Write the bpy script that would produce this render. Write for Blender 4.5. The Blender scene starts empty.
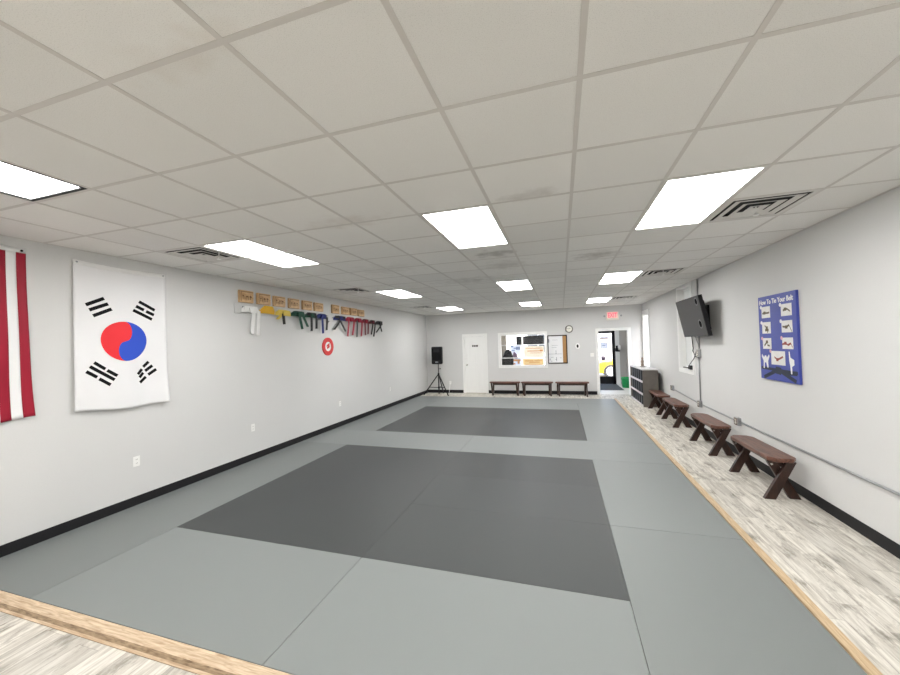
import bpy, bmesh, math, random
from mathutils import Vector, Matrix
random.seed(7)
S = bpy.context.scene
COL = S.collection
PI = math.pi
V = Vector

# ------------------------------------------------------------------ room dimensions (metres, camera foot point at the origin)
XL, XR, YB, YF, H = -4.775, 2.474, 12.66, -5.2, 2.854
FZ = -0.012                      # vinyl floor; mats are 12 mm thick with their tops at z = 0
T, GX, GY = 0.6096, 0.1114, 1.5884   # ceiling grid

# ------------------------------------------------------------------ camera
CAM = V((0, 0, 1.7598))
FWD = V((-0.29207, 0.95621, 0.01867)); RGT = V((0.95584, 0.29251, -0.02825)); UPV = V((0.03247, -0.00959, 0.99943))
FPX = 362.09
cd = bpy.data.cameras.new('camera'); cam = bpy.data.objects.new('camera', cd); COL.objects.link(cam)
cam.matrix_world = Matrix(((RGT.x, UPV.x, -FWD.x, CAM.x), (RGT.y, UPV.y, -FWD.y, CAM.y), (RGT.z, UPV.z, -FWD.z, CAM.z), (0, 0, 0, 1)))
cd.sensor_width = 36; cd.lens = 36 * FPX / 900; cd.clip_start = 0.02; cd.clip_end = 300
S.camera = cam

def ray_hit(px, py, ax, v):
    """where the sight line through a photo pixel meets the plane axis = v"""
    d = FWD + RGT * ((px - 450) / FPX) - UPV * ((py - 337.5) / FPX)
    return CAM + d * ((v - CAM[ax]) / d[ax])
def onL(px, py, off=0): return ray_hit(px, py, 0, XL + off)
def onB(px, py, off=0): return ray_hit(px, py, 1, YB - off)
def onC(px, py): return ray_hit(px, py, 2, H)

# ------------------------------------------------------------------ materials
def nodes_of(m):
    m.use_nodes = True
    nt = m.node_tree
    return nt, nt.nodes['Principled BSDF']
def mat(name, col, rough=0.6, metal=0.0, spec=0.5, bump=0.0, bscale=60, var=0.0, vscale=4, emit=None, estr=0, trans=0, alpha=None):
    m = bpy.data.materials.new(name); nt, b = nodes_of(m)
    c = (*col, 1)
    b.inputs['Base Color'].default_value = c
    b.inputs['Roughness'].default_value = rough; b.inputs['Metallic'].default_value = metal
    b.inputs['Specular IOR Level'].default_value = spec
    tc = nt.nodes.new('ShaderNodeTexCoord')
    if var > 0:
        n = nt.nodes.new('ShaderNodeTexNoise'); n.inputs['Scale'].default_value = vscale; n.inputs['Detail'].default_value = 4
        mx = nt.nodes.new('ShaderNodeMix'); mx.data_type = 'RGBA'
        mx.inputs['A'].default_value = (*[max(0, x * (1 - var)) for x in col], 1)
        mx.inputs['B'].default_value = (*[min(1, x * (1 + var)) for x in col], 1)
        nt.links.new(tc.outputs['Object'], n.inputs['Vector']); nt.links.new(n.outputs['Fac'], mx.inputs['Factor'])
        nt.links.new(mx.outputs['Result'], b.inputs['Base Color'])
    if bump > 0:
        n = nt.nodes.new('ShaderNodeTexNoise'); n.inputs['Scale'].default_value = bscale; n.inputs['Detail'].default_value = 3
        bp = nt.nodes.new('ShaderNodeBump'); bp.inputs['Strength'].default_value = bump; bp.inputs['Distance'].default_value = 0.004
        nt.links.new(tc.outputs['Object'], n.inputs['Vector']); nt.links.new(n.outputs['Fac'], bp.inputs['Height'])
        nt.links.new(bp.outputs['Normal'], b.inputs['Normal'])
    if emit:
        b.inputs['Emission Color'].default_value = (*emit, 1); b.inputs['Emission Strength'].default_value = estr
    if trans: b.inputs['Transmission Weight'].default_value = trans
    if alpha is not None: b.inputs['Alpha'].default_value = alpha
    return m

def wood_mat(name, dark, light, scale=(2, 14, 14), rough=0.45, axis='x'):
    m = bpy.data.materials.new(name); nt, b = nodes_of(m)
    tc = nt.nodes.new('ShaderNodeTexCoord'); mp = nt.nodes.new('ShaderNodeMapping'); mp.inputs['Scale'].default_value = scale
    n = nt.nodes.new('ShaderNodeTexNoise'); n.inputs['Scale'].default_value = 2.5; n.inputs['Detail'].default_value = 6; n.inputs['Distortion'].default_value = 0.6
    r = nt.nodes.new('ShaderNodeValToRGB'); r.color_ramp.elements[0].color = (*dark, 1); r.color_ramp.elements[1].color = (*light, 1)
    r.color_ramp.elements[0].position = 0.3; r.color_ramp.elements[1].position = 0.72
    L = nt.links.new
    L(tc.outputs['Object'], mp.inputs['Vector']); L(mp.outputs['Vector'], n.inputs['Vector']); L(n.outputs['Fac'], r.inputs['Fac']); L(r.outputs['Color'], b.inputs['Base Color'])
    b.inputs['Roughness'].default_value = rough
    return m

def plank_mat(name):
    """whitewashed vinyl planks, long side along y"""
    m = bpy.data.materials.new(name); nt, b = nodes_of(m); L = nt.links.new; N = nt.nodes.new
    geo = N('ShaderNodeNewGeometry'); sep = N('ShaderNodeSeparateXYZ'); L(geo.outputs['Position'], sep.inputs[0])
    def math_(op, a, bb=None, c=None):
        n = N('ShaderNodeMath'); n.operation = op
        for i, v in enumerate((a, bb, c)):
            if v is None: continue
            if isinstance(v, (int, float)): n.inputs[i].default_value = v
            else: L(v, n.inputs[i])
        return n.outputs[0]
    W, LEN = 0.18, 1.22
    col = math_('DIVIDE', sep.outputs['X'], W); ci = math_('FLOOR', col)
    wn = N('ShaderNodeTexWhiteNoise'); wn.noise_dimensions = '1D'; L(ci, wn.inputs['W'])
    row = math_('ADD', math_('DIVIDE', sep.outputs['Y'], LEN), wn.outputs['Value']); ri = math_('FLOOR', row)
    cmb = N('ShaderNodeCombineXYZ'); L(ci, cmb.inputs[0]); L(ri, cmb.inputs[1])
    wn2 = N('ShaderNodeTexWhiteNoise'); wn2.noise_dimensions = '3D'; L(cmb.outputs[0], wn2.inputs['Vector'])
    # grain, shifted per plank
    off = N('ShaderNodeVectorMath'); off.operation = 'MULTIPLY_ADD'; L(wn2.outputs['Color'], off.inputs[0]); off.inputs[1].default_value = (30, 30, 30); L(geo.outputs['Position'], off.inputs[2])
    mp = N('ShaderNodeMapping'); mp.inputs['Scale'].default_value = (24, 2.2, 1); L(off.outputs[0], mp.inputs['Vector'])
    n1 = N('ShaderNodeTexNoise'); n1.inputs['Scale'].default_value = 1.2; n1.inputs['Detail'].default_value = 10; n1.inputs['Roughness'].default_value = 0.65; n1.inputs['Distortion'].default_value = 0.8
    L(mp.outputs[0], n1.inputs['Vector'])
    mp2 = N('ShaderNodeMapping'); mp2.inputs['Scale'].default_value = (9, 3.2, 1); L(off.outputs[0], mp2.inputs['Vector'])
    n2 = N('ShaderNodeTexNoise'); n2.inputs['Scale'].default_value = 1.0; n2.inputs['Detail'].default_value = 9; n2.inputs['Roughness'].default_value = 0.7
    L(mp2.outputs[0], n2.inputs['Vector'])
    r1 = N('ShaderNodeValToRGB'); e = r1.color_ramp.elements
    e[0].position = 0.30; e[0].color = (0.40, 0.37, 0.33, 1); e[1].position = 0.60; e[1].color = (0.80, 0.77, 0.70, 1)
    x = r1.color_ramp.elements.new(0.45); x.color = (0.60, 0.565, 0.50, 1)
    L(n1.outputs['Fac'], r1.inputs['Fac'])
    r2 = N('ShaderNodeValToRGB'); e = r2.color_ramp.elements
    e[0].position = 0.34; e[0].color = (0.36, 0.34, 0.31, 1); e[1].position = 0.47; e[1].color = (1, 1, 1, 1)
    L(n2.outputs['Fac'], r2.inputs['Fac'])
    mul = N('ShaderNodeMix'); mul.data_type = 'RGBA'; mul.blend_type = 'MULTIPLY'; mul.inputs['Factor'].default_value = 0.85
    L(r1.outputs['Color'], mul.inputs['A']); L(r2.outputs['Color'], mul.inputs['B'])
    tint = math_('MULTIPLY_ADD', wn2.outputs['Value'], 0.24, 0.76)
    mul2 = N('ShaderNodeMix'); mul2.data_type = 'RGBA'; mul2.blend_type = 'MULTIPLY'; mul2.inputs['Factor'].default_value = 1
    L(mul.outputs['Result'], mul2.inputs['A']); L(tint, mul2.inputs['B'])
    # seams
    fx = math_('FRACT', col); fy = math_('FRACT', row)
    sx = math_('LESS_THAN', fx, 0.022); sy = math_('LESS_THAN', fy, 0.0025)
    seam = math_('MAXIMUM', sx, sy)
    mx = N('ShaderNodeMix'); mx.data_type = 'RGBA'; L(math_('MULTIPLY', seam, 0.5), mx.inputs['Factor']); L(mul2.outputs['Result'], mx.inputs['A']); mx.inputs['B'].default_value = (0.22, 0.2, 0.17, 1)
    L(mx.outputs['Result'], b.inputs['Base Color'])
    b.inputs['Roughness'].default_value = 0.5; b.inputs['Specular IOR Level'].default_value = 0.35
    return m

def ceiling_mat(name):
    m = bpy.data.materials.new(name); nt, b = nodes_of(m); L = nt.links.new; N = nt.nodes.new
    geo = N('ShaderNodeNewGeometry')
    mp = N('ShaderNodeMapping'); mp.inputs['Location'].default_value = (-GX / T, -GY / T, 0.5); mp.inputs['Scale'].default_value = (1 / T, 1 / T, 0)
    L(geo.outputs['Position'], mp.inputs['Vector'])
    fl = N('ShaderNodeVectorMath'); fl.operation = 'FLOOR'; L(mp.outputs[0], fl.inputs[0])
    wn = N('ShaderNodeTexWhiteNoise'); L(fl.outputs[0], wn.inputs['Vector'])
    mr = N('ShaderNodeMapRange'); mr.inputs['To Min'].default_value = 0.94; mr.inputs['To Max'].default_value = 1.02; L(wn.outputs['Value'], mr.inputs['Value'])
    n = N('ShaderNodeTexNoise'); n.inputs['Scale'].default_value = 260; n.inputs['Detail'].default_value = 2; L(geo.outputs['Position'], n.inputs['Vector'])
    r = N('ShaderNodeValToRGB'); r.color_ramp.elements[0].position = 0.28; r.color_ramp.elements[0].color = (0.69, 0.68, 0.655, 1)
    r.color_ramp.elements[1].position = 0.46; r.color_ramp.elements[1].color = (0.83, 0.82, 0.795, 1); L(n.outputs['Fac'], r.inputs['Fac'])
    mu = N('ShaderNodeMix'); mu.data_type = 'RGBA'; mu.blend_type = 'MULTIPLY'; mu.inputs['Factor'].default_value = 1
    L(r.outputs['Color'], mu.inputs['A']); L(mr.outputs[0], mu.inputs['B'])
    # water stains and dust smudges with their own places
    n3 = N('ShaderNodeTexNoise'); n3.inputs['Scale'].default_value = 7; n3.inputs['Detail'].default_value = 4; L(geo.outputs['Position'], n3.inputs['Vector'])
    last = mu.outputs['Result']
    for (cx, cy, rx, ry, k, tint) in ((-1.30, 0.98, 0.30, 0.11, 0.45, (0.54, 0.45, 0.36)), (-1.75, 2.75, 0.42, 0.20, 0.55, (0.50, 0.42, 0.36)), (-0.2, 2.74, 0.24, 0.12, 0.7, (0.3, 0.26, 0.22)),
                                      (0.48, 5.0, 0.36, 0.30, 0.9, (0.24, 0.21, 0.18)), (-0.72, 4.40, 0.26, 0.22, 1.0, (0.16, 0.14, 0.12)), (-0.7, 5.1, 0.4, 0.35, 0.6, (0.26, 0.24, 0.21)),
                                      (-1.5, 6.1, 0.7, 0.35, 0.6, (0.24, 0.22, 0.19)), (-3.5, 7.4, 0.3, 0.25, 0.4, (0.35, 0.28, 0.22)), (-2.4, 4.7, 0.6, 0.4, 0.4, (0.35, 0.32, 0.28))):
        m2 = N('ShaderNodeMapping'); m2.vector_type = 'POINT'; m2.inputs['Location'].default_value = (-cx / rx, -cy / ry, 0); m2.inputs['Scale'].default_value = (1 / rx, 1 / ry, 0)
        L(geo.outputs['Position'], m2.inputs['Vector'])
        ln = N('ShaderNodeVectorMath'); ln.operation = 'LENGTH'; L(m2.outputs[0], ln.inputs[0])
        ad = N('ShaderNodeMath'); ad.operation = 'MULTIPLY_ADD'; L(n3.outputs['Fac'], ad.inputs[0]); ad.inputs[1].default_value = 2.4; L(ln.outputs['Value'], ad.inputs[2])
        m3 = N('ShaderNodeMapRange'); m3.inputs['From Min'].default_value = 1.2; m3.inputs['From Max'].default_value = 2.2; m3.inputs['To Min'].default_value = k * .5; m3.inputs['To Max'].default_value = 0; L(ad.outputs[0], m3.inputs['Value'])
        mx = N('ShaderNodeMix'); mx.data_type = 'RGBA'; L(m3.outputs[0], mx.inputs['Factor']); L(last, mx.inputs['A']); mx.inputs['B'].default_value = (*tint, 1)
        last = mx.outputs['Result']
    L(last, b.inputs['Base Color'])
    b.inputs['Roughness'].default_value = 0.95; b.inputs['Specular IOR Level'].default_value = 0.1
    bp = N('ShaderNodeBump'); bp.inputs['Strength'].default_value = 0.12; bp.inputs['Distance'].default_value = 0.002; L(n.outputs['Fac'], bp.inputs['Height']); L(bp.outputs[0], b.inputs['Normal'])
    return m

M = dict(
    wall=mat('wall_paint', (0.68, 0.68, 0.675), 0.75, spec=0.25, bump=0.25, bscale=90, var=0.02, vscale=1.5),
    white=mat('white_trim', (0.90, 0.90, 0.885), 0.4),
    black=mat('black_rubber', (0.015, 0.015, 0.017), 0.55, spec=0.25),
    tbar=mat('grid_bar', (0.62, 0.595, 0.565), 0.5),
    ceil=ceiling_mat('ceiling_tile'), plank=plank_mat('vinyl_plank'),
    lumber=wood_mat('pine_trim', (0.40, 0.27, 0.16), (0.74, 0.60, 0.43), (3, 30, 30)),
    lumber_shaded=wood_mat('shaded_pine_nosing', (0.16, 0.10, 0.055), (0.50, 0.37, 0.24), (5, 30, 30)),
    lumber_y=wood_mat('pine_edge', (0.42, 0.29, 0.16), (0.66, 0.51, 0.33), (40, 3, 40)),
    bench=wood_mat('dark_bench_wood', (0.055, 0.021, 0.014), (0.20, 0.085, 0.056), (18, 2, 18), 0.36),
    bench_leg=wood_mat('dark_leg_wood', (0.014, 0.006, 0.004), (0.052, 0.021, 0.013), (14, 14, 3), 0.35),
    board=wood_mat('pine_board', (0.50, 0.29, 0.13), (0.74, 0.52, 0.29), (20, 3, 8)),
    brown_ink=mat('burnt_lettering', (0.16, 0.075, 0.03), 0.8),
    metal=mat('galvanised_metal', (0.40, 0.41, 0.42), 0.38, 0.85, var=0.1, vscale=20),
    chrome=mat('satin_steel', (0.62, 0.6, 0.56), 0.25, 1.0),
    diff=mat('lit_lens', (0.9, 0.9, 0.9), 0.5, emit=(1.0, 0.985, 0.965), estr=17),
    vent=mat('vent_enamel', (0.66, 0.65, 0.62), 0.5),
    dark=mat('dark_void', (0.025, 0.025, 0.025), 0.9),
    plastic=mat('black_plastic', (0.016, 0.016, 0.018), 0.45, spec=0.22, bump=0.15, bscale=300),
    grille=mat('speaker_grille', (0.010, 0.010, 0.011), 0.7, spec=0.12, bump=0.6, bscale=500),
    screen=mat('screen_glass', (0.032, 0.030, 0.029), 0.45, spec=0.2),
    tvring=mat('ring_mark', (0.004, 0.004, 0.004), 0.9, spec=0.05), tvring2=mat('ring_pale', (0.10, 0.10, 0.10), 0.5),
    flagw=mat('white_nylon', (0.84, 0.84, 0.85), 0.55, spec=0.3, bump=0.3, bscale=25),
    flagr=mat('red_nylon', (0.33, 0.010, 0.030), 0.5, spec=0.3, bump=0.3, bscale=40),
    canton=mat('navy_nylon', (0.02, 0.03, 0.16), 0.5),
    kred=mat('emblem_red', (0.80, 0.035, 0.045), 0.55, spec=0.2), kblue=mat('emblem_blue', (0.035, 0.09, 0.56), 0.55, spec=0.2), ink=mat('black_ink', (0.008, 0.008, 0.009), 0.7, spec=0.08),
    poster=mat('poster_blue', (0.042, 0.065, 0.36), 0.4, var=0.12, vscale=5), paper=mat('paper_white', (0.85, 0.85, 0.84), 0.6),
    shot=mat('photo_print', (0.80, 0.79, 0.76), 0.5, var=0.12, vscale=14), belt_ink=mat('belt_print', (0.10, 0.07, 0.03), 0.5), belt_red=mat('red_belt_print', (0.30, 0.05, 0.03), 0.5),
    belt_dark=mat('belt_graphic', (0.012, 0.022, 0.05), 0.5, var=0.3, vscale=20), pinkish=mat('step_marker', (0.72, 0.42, 0.46), 0.6),
    exitred=mat('exit_letters', (0.9, 0.05, 0.08), 0.5, emit=(1.0, 0.12, 0.18), estr=1.2), exitface=mat('exit_face', (0.86, 0.62, 0.58), 0.5, emit=(1.0, 0.55, 0.5), estr=0.25), cream=mat('cream_plastic', (0.82, 0.79, 0.71), 0.5),
    cork=mat('cork', (0.42, 0.23, 0.09), 0.9, bump=0.5, bscale=200, var=0.2, vscale=60), wboard=mat('whiteboard', (0.82, 0.83, 0.85), 0.25), marker=mat('marker_ink', (0.12, 0.13, 0.18), 0.6),
    clockrim=mat('clock_rim', (0.10, 0.095, 0.075), 0.4), clockface=mat('clock_face', (0.86, 0.85, 0.78), 0.5),
    shelf_side=mat('grey_laminate', (0.155, 0.14, 0.122), 0.6, var=0.25, vscale=9), shelf_in=mat('slate_laminate', (0.040, 0.046, 0.056), 0.6), shelf_edge=mat('shelf_edging', (0.62, 0.61, 0.62), 0.5), shelf_div=mat('divider_grey', (0.20, 0.22, 0.25), 0.5),
    bin=mat('bin_green', (0.012, 0.36, 0.10), 0.4), matgrey=mat('doormat_pile', (0.085, 0.088, 0.085), 0.95, bump=0.8, bscale=300), tilefloor=mat('lobby_vinyl', (0.72, 0.70, 0.64), 0.5, var=0.1, vscale=3),
    lobby=mat('lobby_paint', (0.60, 0.59, 0.57), 0.8), lobbydk=mat('taupe_paint', (0.50, 0.48, 0.46), 0.8),
    yellow=mat('car_yellow', (0.85, 0.55, 0.02), 0.3), tyre=mat('tyre_rubber', (0.03, 0.03, 0.03), 0.8), carglass=mat('car_glass', (0.05, 0.06, 0.07), 0.1), lamp=mat('headlamp', (0.8, 0.8, 0.8), 0.2),
    concrete=mat('pale_concrete', (0.62, 0.61, 0.58), 0.9, var=0.1, vscale=2), stucco=mat('pale_stucco', (0.78, 0.76, 0.72), 0.9),
    beige=mat('beige_panel', (0.55, 0.5, 0.42), 0.7), signcream=mat('cream_sign', (0.86, 0.78, 0.62), 0.6), signyellow=mat('yellow_sign', (0.85, 0.62, 0.27), 0.6), signorange=mat('orange_print', (0.75, 0.36, 0.12), 0.6), signblue=mat('blue_print', (0.30, 0.38, 0.52), 0.6),
    purple=mat('mauve_cloth', (0.22, 0.14, 0.22), 0.8), blind=mat('blind_slat', (0.88, 0.88, 0.86), 0.5), brass=mat('trophy_brown', (0.34, 0.27, 0.22), 0.4), stone=mat('trophy_base', (0.45, 0.43, 0.42), 0.5),
    b_white=mat('belt_white', (0.85, 0.85, 0.84), 0.7), b_yellow=mat('belt_yellow', (0.78, 0.46, 0.03), 0.7), b_lemon=mat('belt_lemon', (0.78, 0.60, 0.12), 0.7), b_green=mat('belt_green', (0.006, 0.06, 0.035), 0.7), b_blue=mat('belt_blue', (0.012, 0.022, 0.15), 0.7), b_red=mat('belt_red', (0.30, 0.006, 0.03), 0.7), b_maroon=mat('belt_maroon', (0.13, 0.01, 0.02), 0.7), b_black=mat('belt_black', (0.012, 0.012, 0.014), 0.7),
    signred=mat('disc_red', (0.62, 0.03, 0.03), 0.4),
)
def glass_mat(name, col=(1, 1, 1), gloss=0.06):
    m = bpy.data.materials.new(name); m.use_nodes = True; nt = m.node_tree; nt.nodes.clear(); N = nt.nodes.new
    o = N('ShaderNodeOutputMaterial'); mx = N('ShaderNodeMixShader'); t = N('ShaderNodeBsdfTransparent'); g = N('ShaderNodeBsdfGlossy')
    t.inputs['Color'].default_value = (*col, 1); g.inputs['Roughness'].default_value = 0.02; mx.inputs[0].default_value = gloss
    nt.links.new(t.outputs[0], mx.inputs[1]); nt.links.new(g.outputs[0], mx.inputs[2]); nt.links.new(mx.outputs[0], o.inputs[0]); return m
M['glass'] = glass_mat('clear_glass', gloss=0.025)
def translucent_mat(name, col, k=0.5):
    m = bpy.data.materials.new(name); m.use_nodes = True; nt = m.node_tree; nt.nodes.clear(); N = nt.nodes.new
    o = N('ShaderNodeOutputMaterial'); mx = N('ShaderNodeMixShader'); t = N('ShaderNodeBsdfTranslucent'); d = N('ShaderNodeBsdfDiffuse')
    t.inputs['Color'].default_value = (*col, 1); d.inputs['Color'].default_value = (*col, 1); mx.inputs[0].default_value = k
    nt.links.new(d.outputs[0], mx.inputs[1]); nt.links.new(t.outputs[0], mx.inputs[2]); nt.links.new(mx.outputs[0], o.inputs[0]); return m
M['blind'] = translucent_mat('blind_vinyl', (0.9, 0.9, 0.88), 0.45)
M['frost'] = translucent_mat('frosted_film', (0.78, 0.79, 0.78), 0.12)
M['signcream'] = translucent_mat('cream_vinyl_sign', (0.92, 0.84, 0.70), 0.45)
M['signyellow'] = translucent_mat('yellow_vinyl_sign', (0.92, 0.74, 0.42), 0.4)
M['signwhite'] = translucent_mat('white_vinyl_sign', (0.85, 0.86, 0.9), 0.5)

# ------------------------------------------------------------------ mesh builder
def offset_of(o):
    v = V((0, 0, 0))
    while o: v += o.location; o = o.parent
    return v
class MB:
    def __init__(s): s.bm = bmesh.new(); s.mi = 0
    def face(s, vs):
        try:
            f = s.bm.faces.new(vs); f.material_index = s.mi; return f
        except ValueError: return None
    def box(s, x0, x1, y0, y1, z0, z1):
        v = [s.bm.verts.new((x, y, z)) for x in (x0, x1) for y in (y0, y1) for z in (z0, z1)]
        for q in ((0, 1, 3, 2), (4, 6, 7, 5), (0, 4, 5, 1), (2, 3, 7, 6), (0, 2, 6, 4), (1, 5, 7, 3)): s.face([v[i] for i in q])
        return s
    def obox(s, c, ax, ay, az):
        """box from centre and three half-axis vectors"""
        c, ax, ay, az = V(c), V(ax), V(ay), V(az)
        v = [s.bm.verts.new(c + ax * i + ay * j + az * k) for i in (-1, 1) for j in (-1, 1) for k in (-1, 1)]
        for q in ((0, 1, 3, 2), (4, 6, 7, 5), (0, 4, 5, 1), (2, 3, 7, 6), (0, 2, 6, 4), (1, 5, 7, 3)): s.face([v[i] for i in q])
        return s
    def prism(s, pts, d):
        """polygon of 3-D points extruded by d"""
        d = V(d); a = [s.bm.verts.new(V(p)) for p in pts]; b = [s.bm.verts.new(V(p) + d) for p in pts]
        s.face(a[::-1]); s.face(b); n = len(a)
        for i in range(n): s.face([a[i], a[(i + 1) % n], b[(i + 1) % n], b[i]])
        return s
    def tube(s, pts, r, seg=10, r_end=None, caps=True):
        pts = [V(p) for p in pts]; rings = []; n = len(pts)
        t0 = (pts[1] - pts[0]).normalized(); up = V((0, 0, 1)) if abs(t0.z) < 0.9 else V((1, 0, 0))
        for i, p in enumerate(pts):
            t = (pts[min(i + 1, n - 1)] - pts[max(i - 1, 0)]).normalized()
            a = t.cross(up)
            if a.length < 1e-4: a = t.cross(V((0, 1, 0)))
            a.normalize(); b = a.cross(t).normalized()
            rr = r if r_end is None else r + (r_end - r) * i / (n - 1)
            rings.append([s.bm.verts.new(p + (a * math.cos(2 * PI * k / seg) + b * math.sin(2 * PI * k / seg)) * rr) for k in range(seg)])
        for i in range(n - 1):
            for k in range(seg): s.face([rings[i][k], rings[i][(k + 1) % seg], rings[i + 1][(k + 1) % seg], rings[i + 1][k]])
        if caps: s.face(rings[0][::-1]); s.face(rings[-1])
        return s
    def lathe(s, prof, c=(0, 0, 0), axis='z', seg=24):
        """profile of (radius, height) turned about an axis through c"""
        c = V(c); E = {'z': (V((1, 0, 0)), V((0, 1, 0)), V((0, 0, 1))), 'y': (V((0, 0, 1)), V((1, 0, 0)), V((0, 1, 0))), 'x': (V((0, 1, 0)), V((0, 0, 1)), V((1, 0, 0)))}[axis]
        rings = [[s.bm.verts.new(c + (E[0] * math.cos(2 * PI * k / seg) + E[1] * math.sin(2 * PI * k / seg)) * max(r, 1e-4) + E[2] * h) for k in range(seg)] for r, h in prof]
        for i in range(len(rings) - 1):
            for k in range(seg): s.face([rings[i][k], rings[i][(k + 1) % seg], rings[i + 1][(k + 1) % seg], rings[i + 1][k]])
        s.face(rings[0][::-1]); s.face(rings[-1]); return s
    def ribbon(s, pts, side, w, th):
        """strip of cloth along pts, wide along side (one vector, or one per point), thick th"""
        pts = [V(p) for p in pts]; n = len(pts); rings = []
        for i, p in enumerate(pts):
            sd = V(side[i] if isinstance(side, list) else side).normalized()
            t = (pts[min(i + 1, n - 1)] - pts[max(i - 1, 0)]).normalized(); nn = t.cross(sd).normalized() * (th / 2); q = sd * (w / 2)
            rings.append([s.bm.verts.new(p + a) for a in (q + nn, -q + nn, -q - nn, q - nn)])
        for i in range(n - 1):
            for k in range(4): s.face([rings[i][k], rings[i][(k + 1) % 4], rings[i + 1][(k + 1) % 4], rings[i + 1][k]])
        s.face(rings[0][::-1]); s.face(rings[-1]); return s
    def grid(s, nu, nv, fn):
        v = [[s.bm.verts.new(fn(i / nu, j / nv)) for j in range(nv + 1)] for i in range(nu + 1)]
        for i in range(nu):
            for j in range(nv): s.face([v[i][j], v[i + 1][j], v[i + 1][j + 1], v[i][j + 1]])
        return s
    def build(s, name, m, parent=None, bevel=0, smooth=False, solid=0, local=False, seg=2):
        if smooth != 'flat': bmesh.ops.recalc_face_normals(s.bm, faces=s.bm.faces)
        if parent is not None:
            off = V((0, 0, 0)) if local else offset_of(parent); loc = V((0, 0, 0))
        else:
            vs = [v.co for v in s.bm.verts]; lo = V([min(v[i] for v in vs) for i in range(3)]); hi = V([max(v[i] for v in vs) for i in range(3)])
            off = V(((lo.x + hi.x) / 2, (lo.y + hi.y) / 2, lo.z)); loc = off
        for v in s.bm.verts: v.co -= off
        me = bpy.data.meshes.new(name); s.bm.to_mesh(me); s.bm.free()
        for x in (m if isinstance(m, (list, tuple)) else [m]): me.materials.append(M[x] if isinstance(x, str) else x)
        o = bpy.data.objects.new(name, me); COL.objects.link(o); o.parent = parent; o.location = loc
        if smooth is True:
            for p in me.polygons: p.use_smooth = True
        if solid:
            md = o.modifiers.new('solid', 'SOLIDIFY'); md.thickness = solid; md.offset = 0
        if bevel:
            md = o.modifiers.new('bevel', 'BEVEL'); md.width = bevel; md.segments = seg; md.limit_method = 'ANGLE'; md.angle_limit = math.radians(40)
        return o
def box(name, m, b, parent=None, bevel=0, **k): return MB().box(*b).build(name, m, parent, bevel, **k)
def tag(o, label, cat, group=None):
    o['label'] = label; o['category'] = cat
    if group: o['group'] = group
    return o
def thing(name, label, cat, loc, group=None):
    o = bpy.data.objects.new(name, None); o.empty_display_size = 0.1; COL.objects.link(o); o.location = loc
    return tag(o, label, cat, group)
def struct(o): o['kind'] = 'structure'; return o
def dup(root, loc, rotz=0, label=None, group=None):
    def cp(o, par):
        c = o.copy(); COL.objects.link(c); c.parent = par
        for ch in [x for x in bpy.data.objects if x.parent == o]: cp(ch, c)
        return c
    r = cp(root, None); r.location = loc; r.rotation_euler = (0, 0, rotz)
    if label: r['label'] = label
    if group: r['group'] = group
    return r
def text_part(name, body, m, parent, origin, xdir, ydir, size, depth=0.003, width=None):
    """lettering as real geometry: origin = left end of the baseline"""
    cu = bpy.data.curves.new(name, 'FONT'); cu.body = body; cu.size = size; cu.extrude = depth / 2; cu.resolution_u = 3; cu.offset = size * .022
    to = bpy.data.objects.new(name, cu); COL.objects.link(to)
    dg = bpy.context.evaluated_depsgraph_get(); me = bpy.data.meshes.new_from_object(to.evaluated_get(dg))
    bpy.data.objects.remove(to); bpy.data.curves.remove(cu)
    xs = [v.co.x for v in me.vertices]; k = 1 if width is None else width / (max(xs) - min(xs)); x0 = min(xs)
    X, Y = V(xdir), V(ydir); Z = X.cross(Y); off = offset_of(parent)
    for v in me.vertices: v.co = V(origin) + X * ((v.co.x - x0) * k) + Y * v.co.y + Z * v.co.z - off
    me.materials.clear(); me.materials.append(M[m])
    o = bpy.data.objects.new(name, me); COL.objects.link(o); o.parent = parent; return o

# ------------------------------------------------------------------ room shell
struct(box('floor', 'plank', (XL - .1, XR + .1, YF - .1, YB + 3.1, FZ - .1, FZ)))
W1 = (11.83, 12.55, 0.84, 2.54)       # right wall window in the corner (y0, y1, z0, z1)
W2 = (8.19, 8.98, 1.11, 2.80)         # right wall window behind the screen
def wall_with_holes(name, axis, a, b, p0, p1, z0, z1, holes, m='wall'):
    """axis 'x': wall slab between x=a..b running along y p0..p1; axis 'y': the other way round"""
    mb = MB(); us = sorted({p0, p1, *[h[0] for h in holes], *[h[1] for h in holes]}); zs = sorted({z0, z1, *[h[2] for h in holes], *[h[3] for h in holes]})
    for i in range(len(us) - 1):
        for j in range(len(zs) - 1):
            uc, zc = (us[i] + us[i + 1]) / 2, (zs[j] + zs[j + 1]) / 2
            if any(h[0] < uc < h[1] and h[2] < zc < h[3] for h in holes): continue
            if axis == 'x': mb.box(a, b, us[i], us[i + 1], zs[j], zs[j + 1])
            else: mb.box(us[i], us[i + 1], a, b, zs[j], zs[j + 1])
    bmesh.ops.remove_doubles(mb.bm, verts=mb.bm.verts, dist=1e-5)
    # drop the coincident inner faces
    mb.bm.verts.index_update(); seen = {}
    for f in mb.bm.faces: seen.setdefault(tuple(sorted(v.index for v in f.verts)), []).append(f)
    dead = [f for fs in seen.values() if len(fs) > 1 for f in fs]
    if dead: bmesh.ops.delete(mb.bm, geom=dead, context='FACES_ONLY')
    return struct(mb.build(name, m))
struct(box('wall_left', 'wall', (XL - .12, XL, YF - .12, YB + .12, FZ - .1, H + .1)))
wall_with_holes('wall_right', 'x', XR, XR + .14, YF - .12, YB + .12, FZ - .1, H + .1, [W1, W2])
struct(box('wall_front', 'wall', (XL, XR, YF - .12, YF, FZ - .1, H + .1)))
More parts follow.
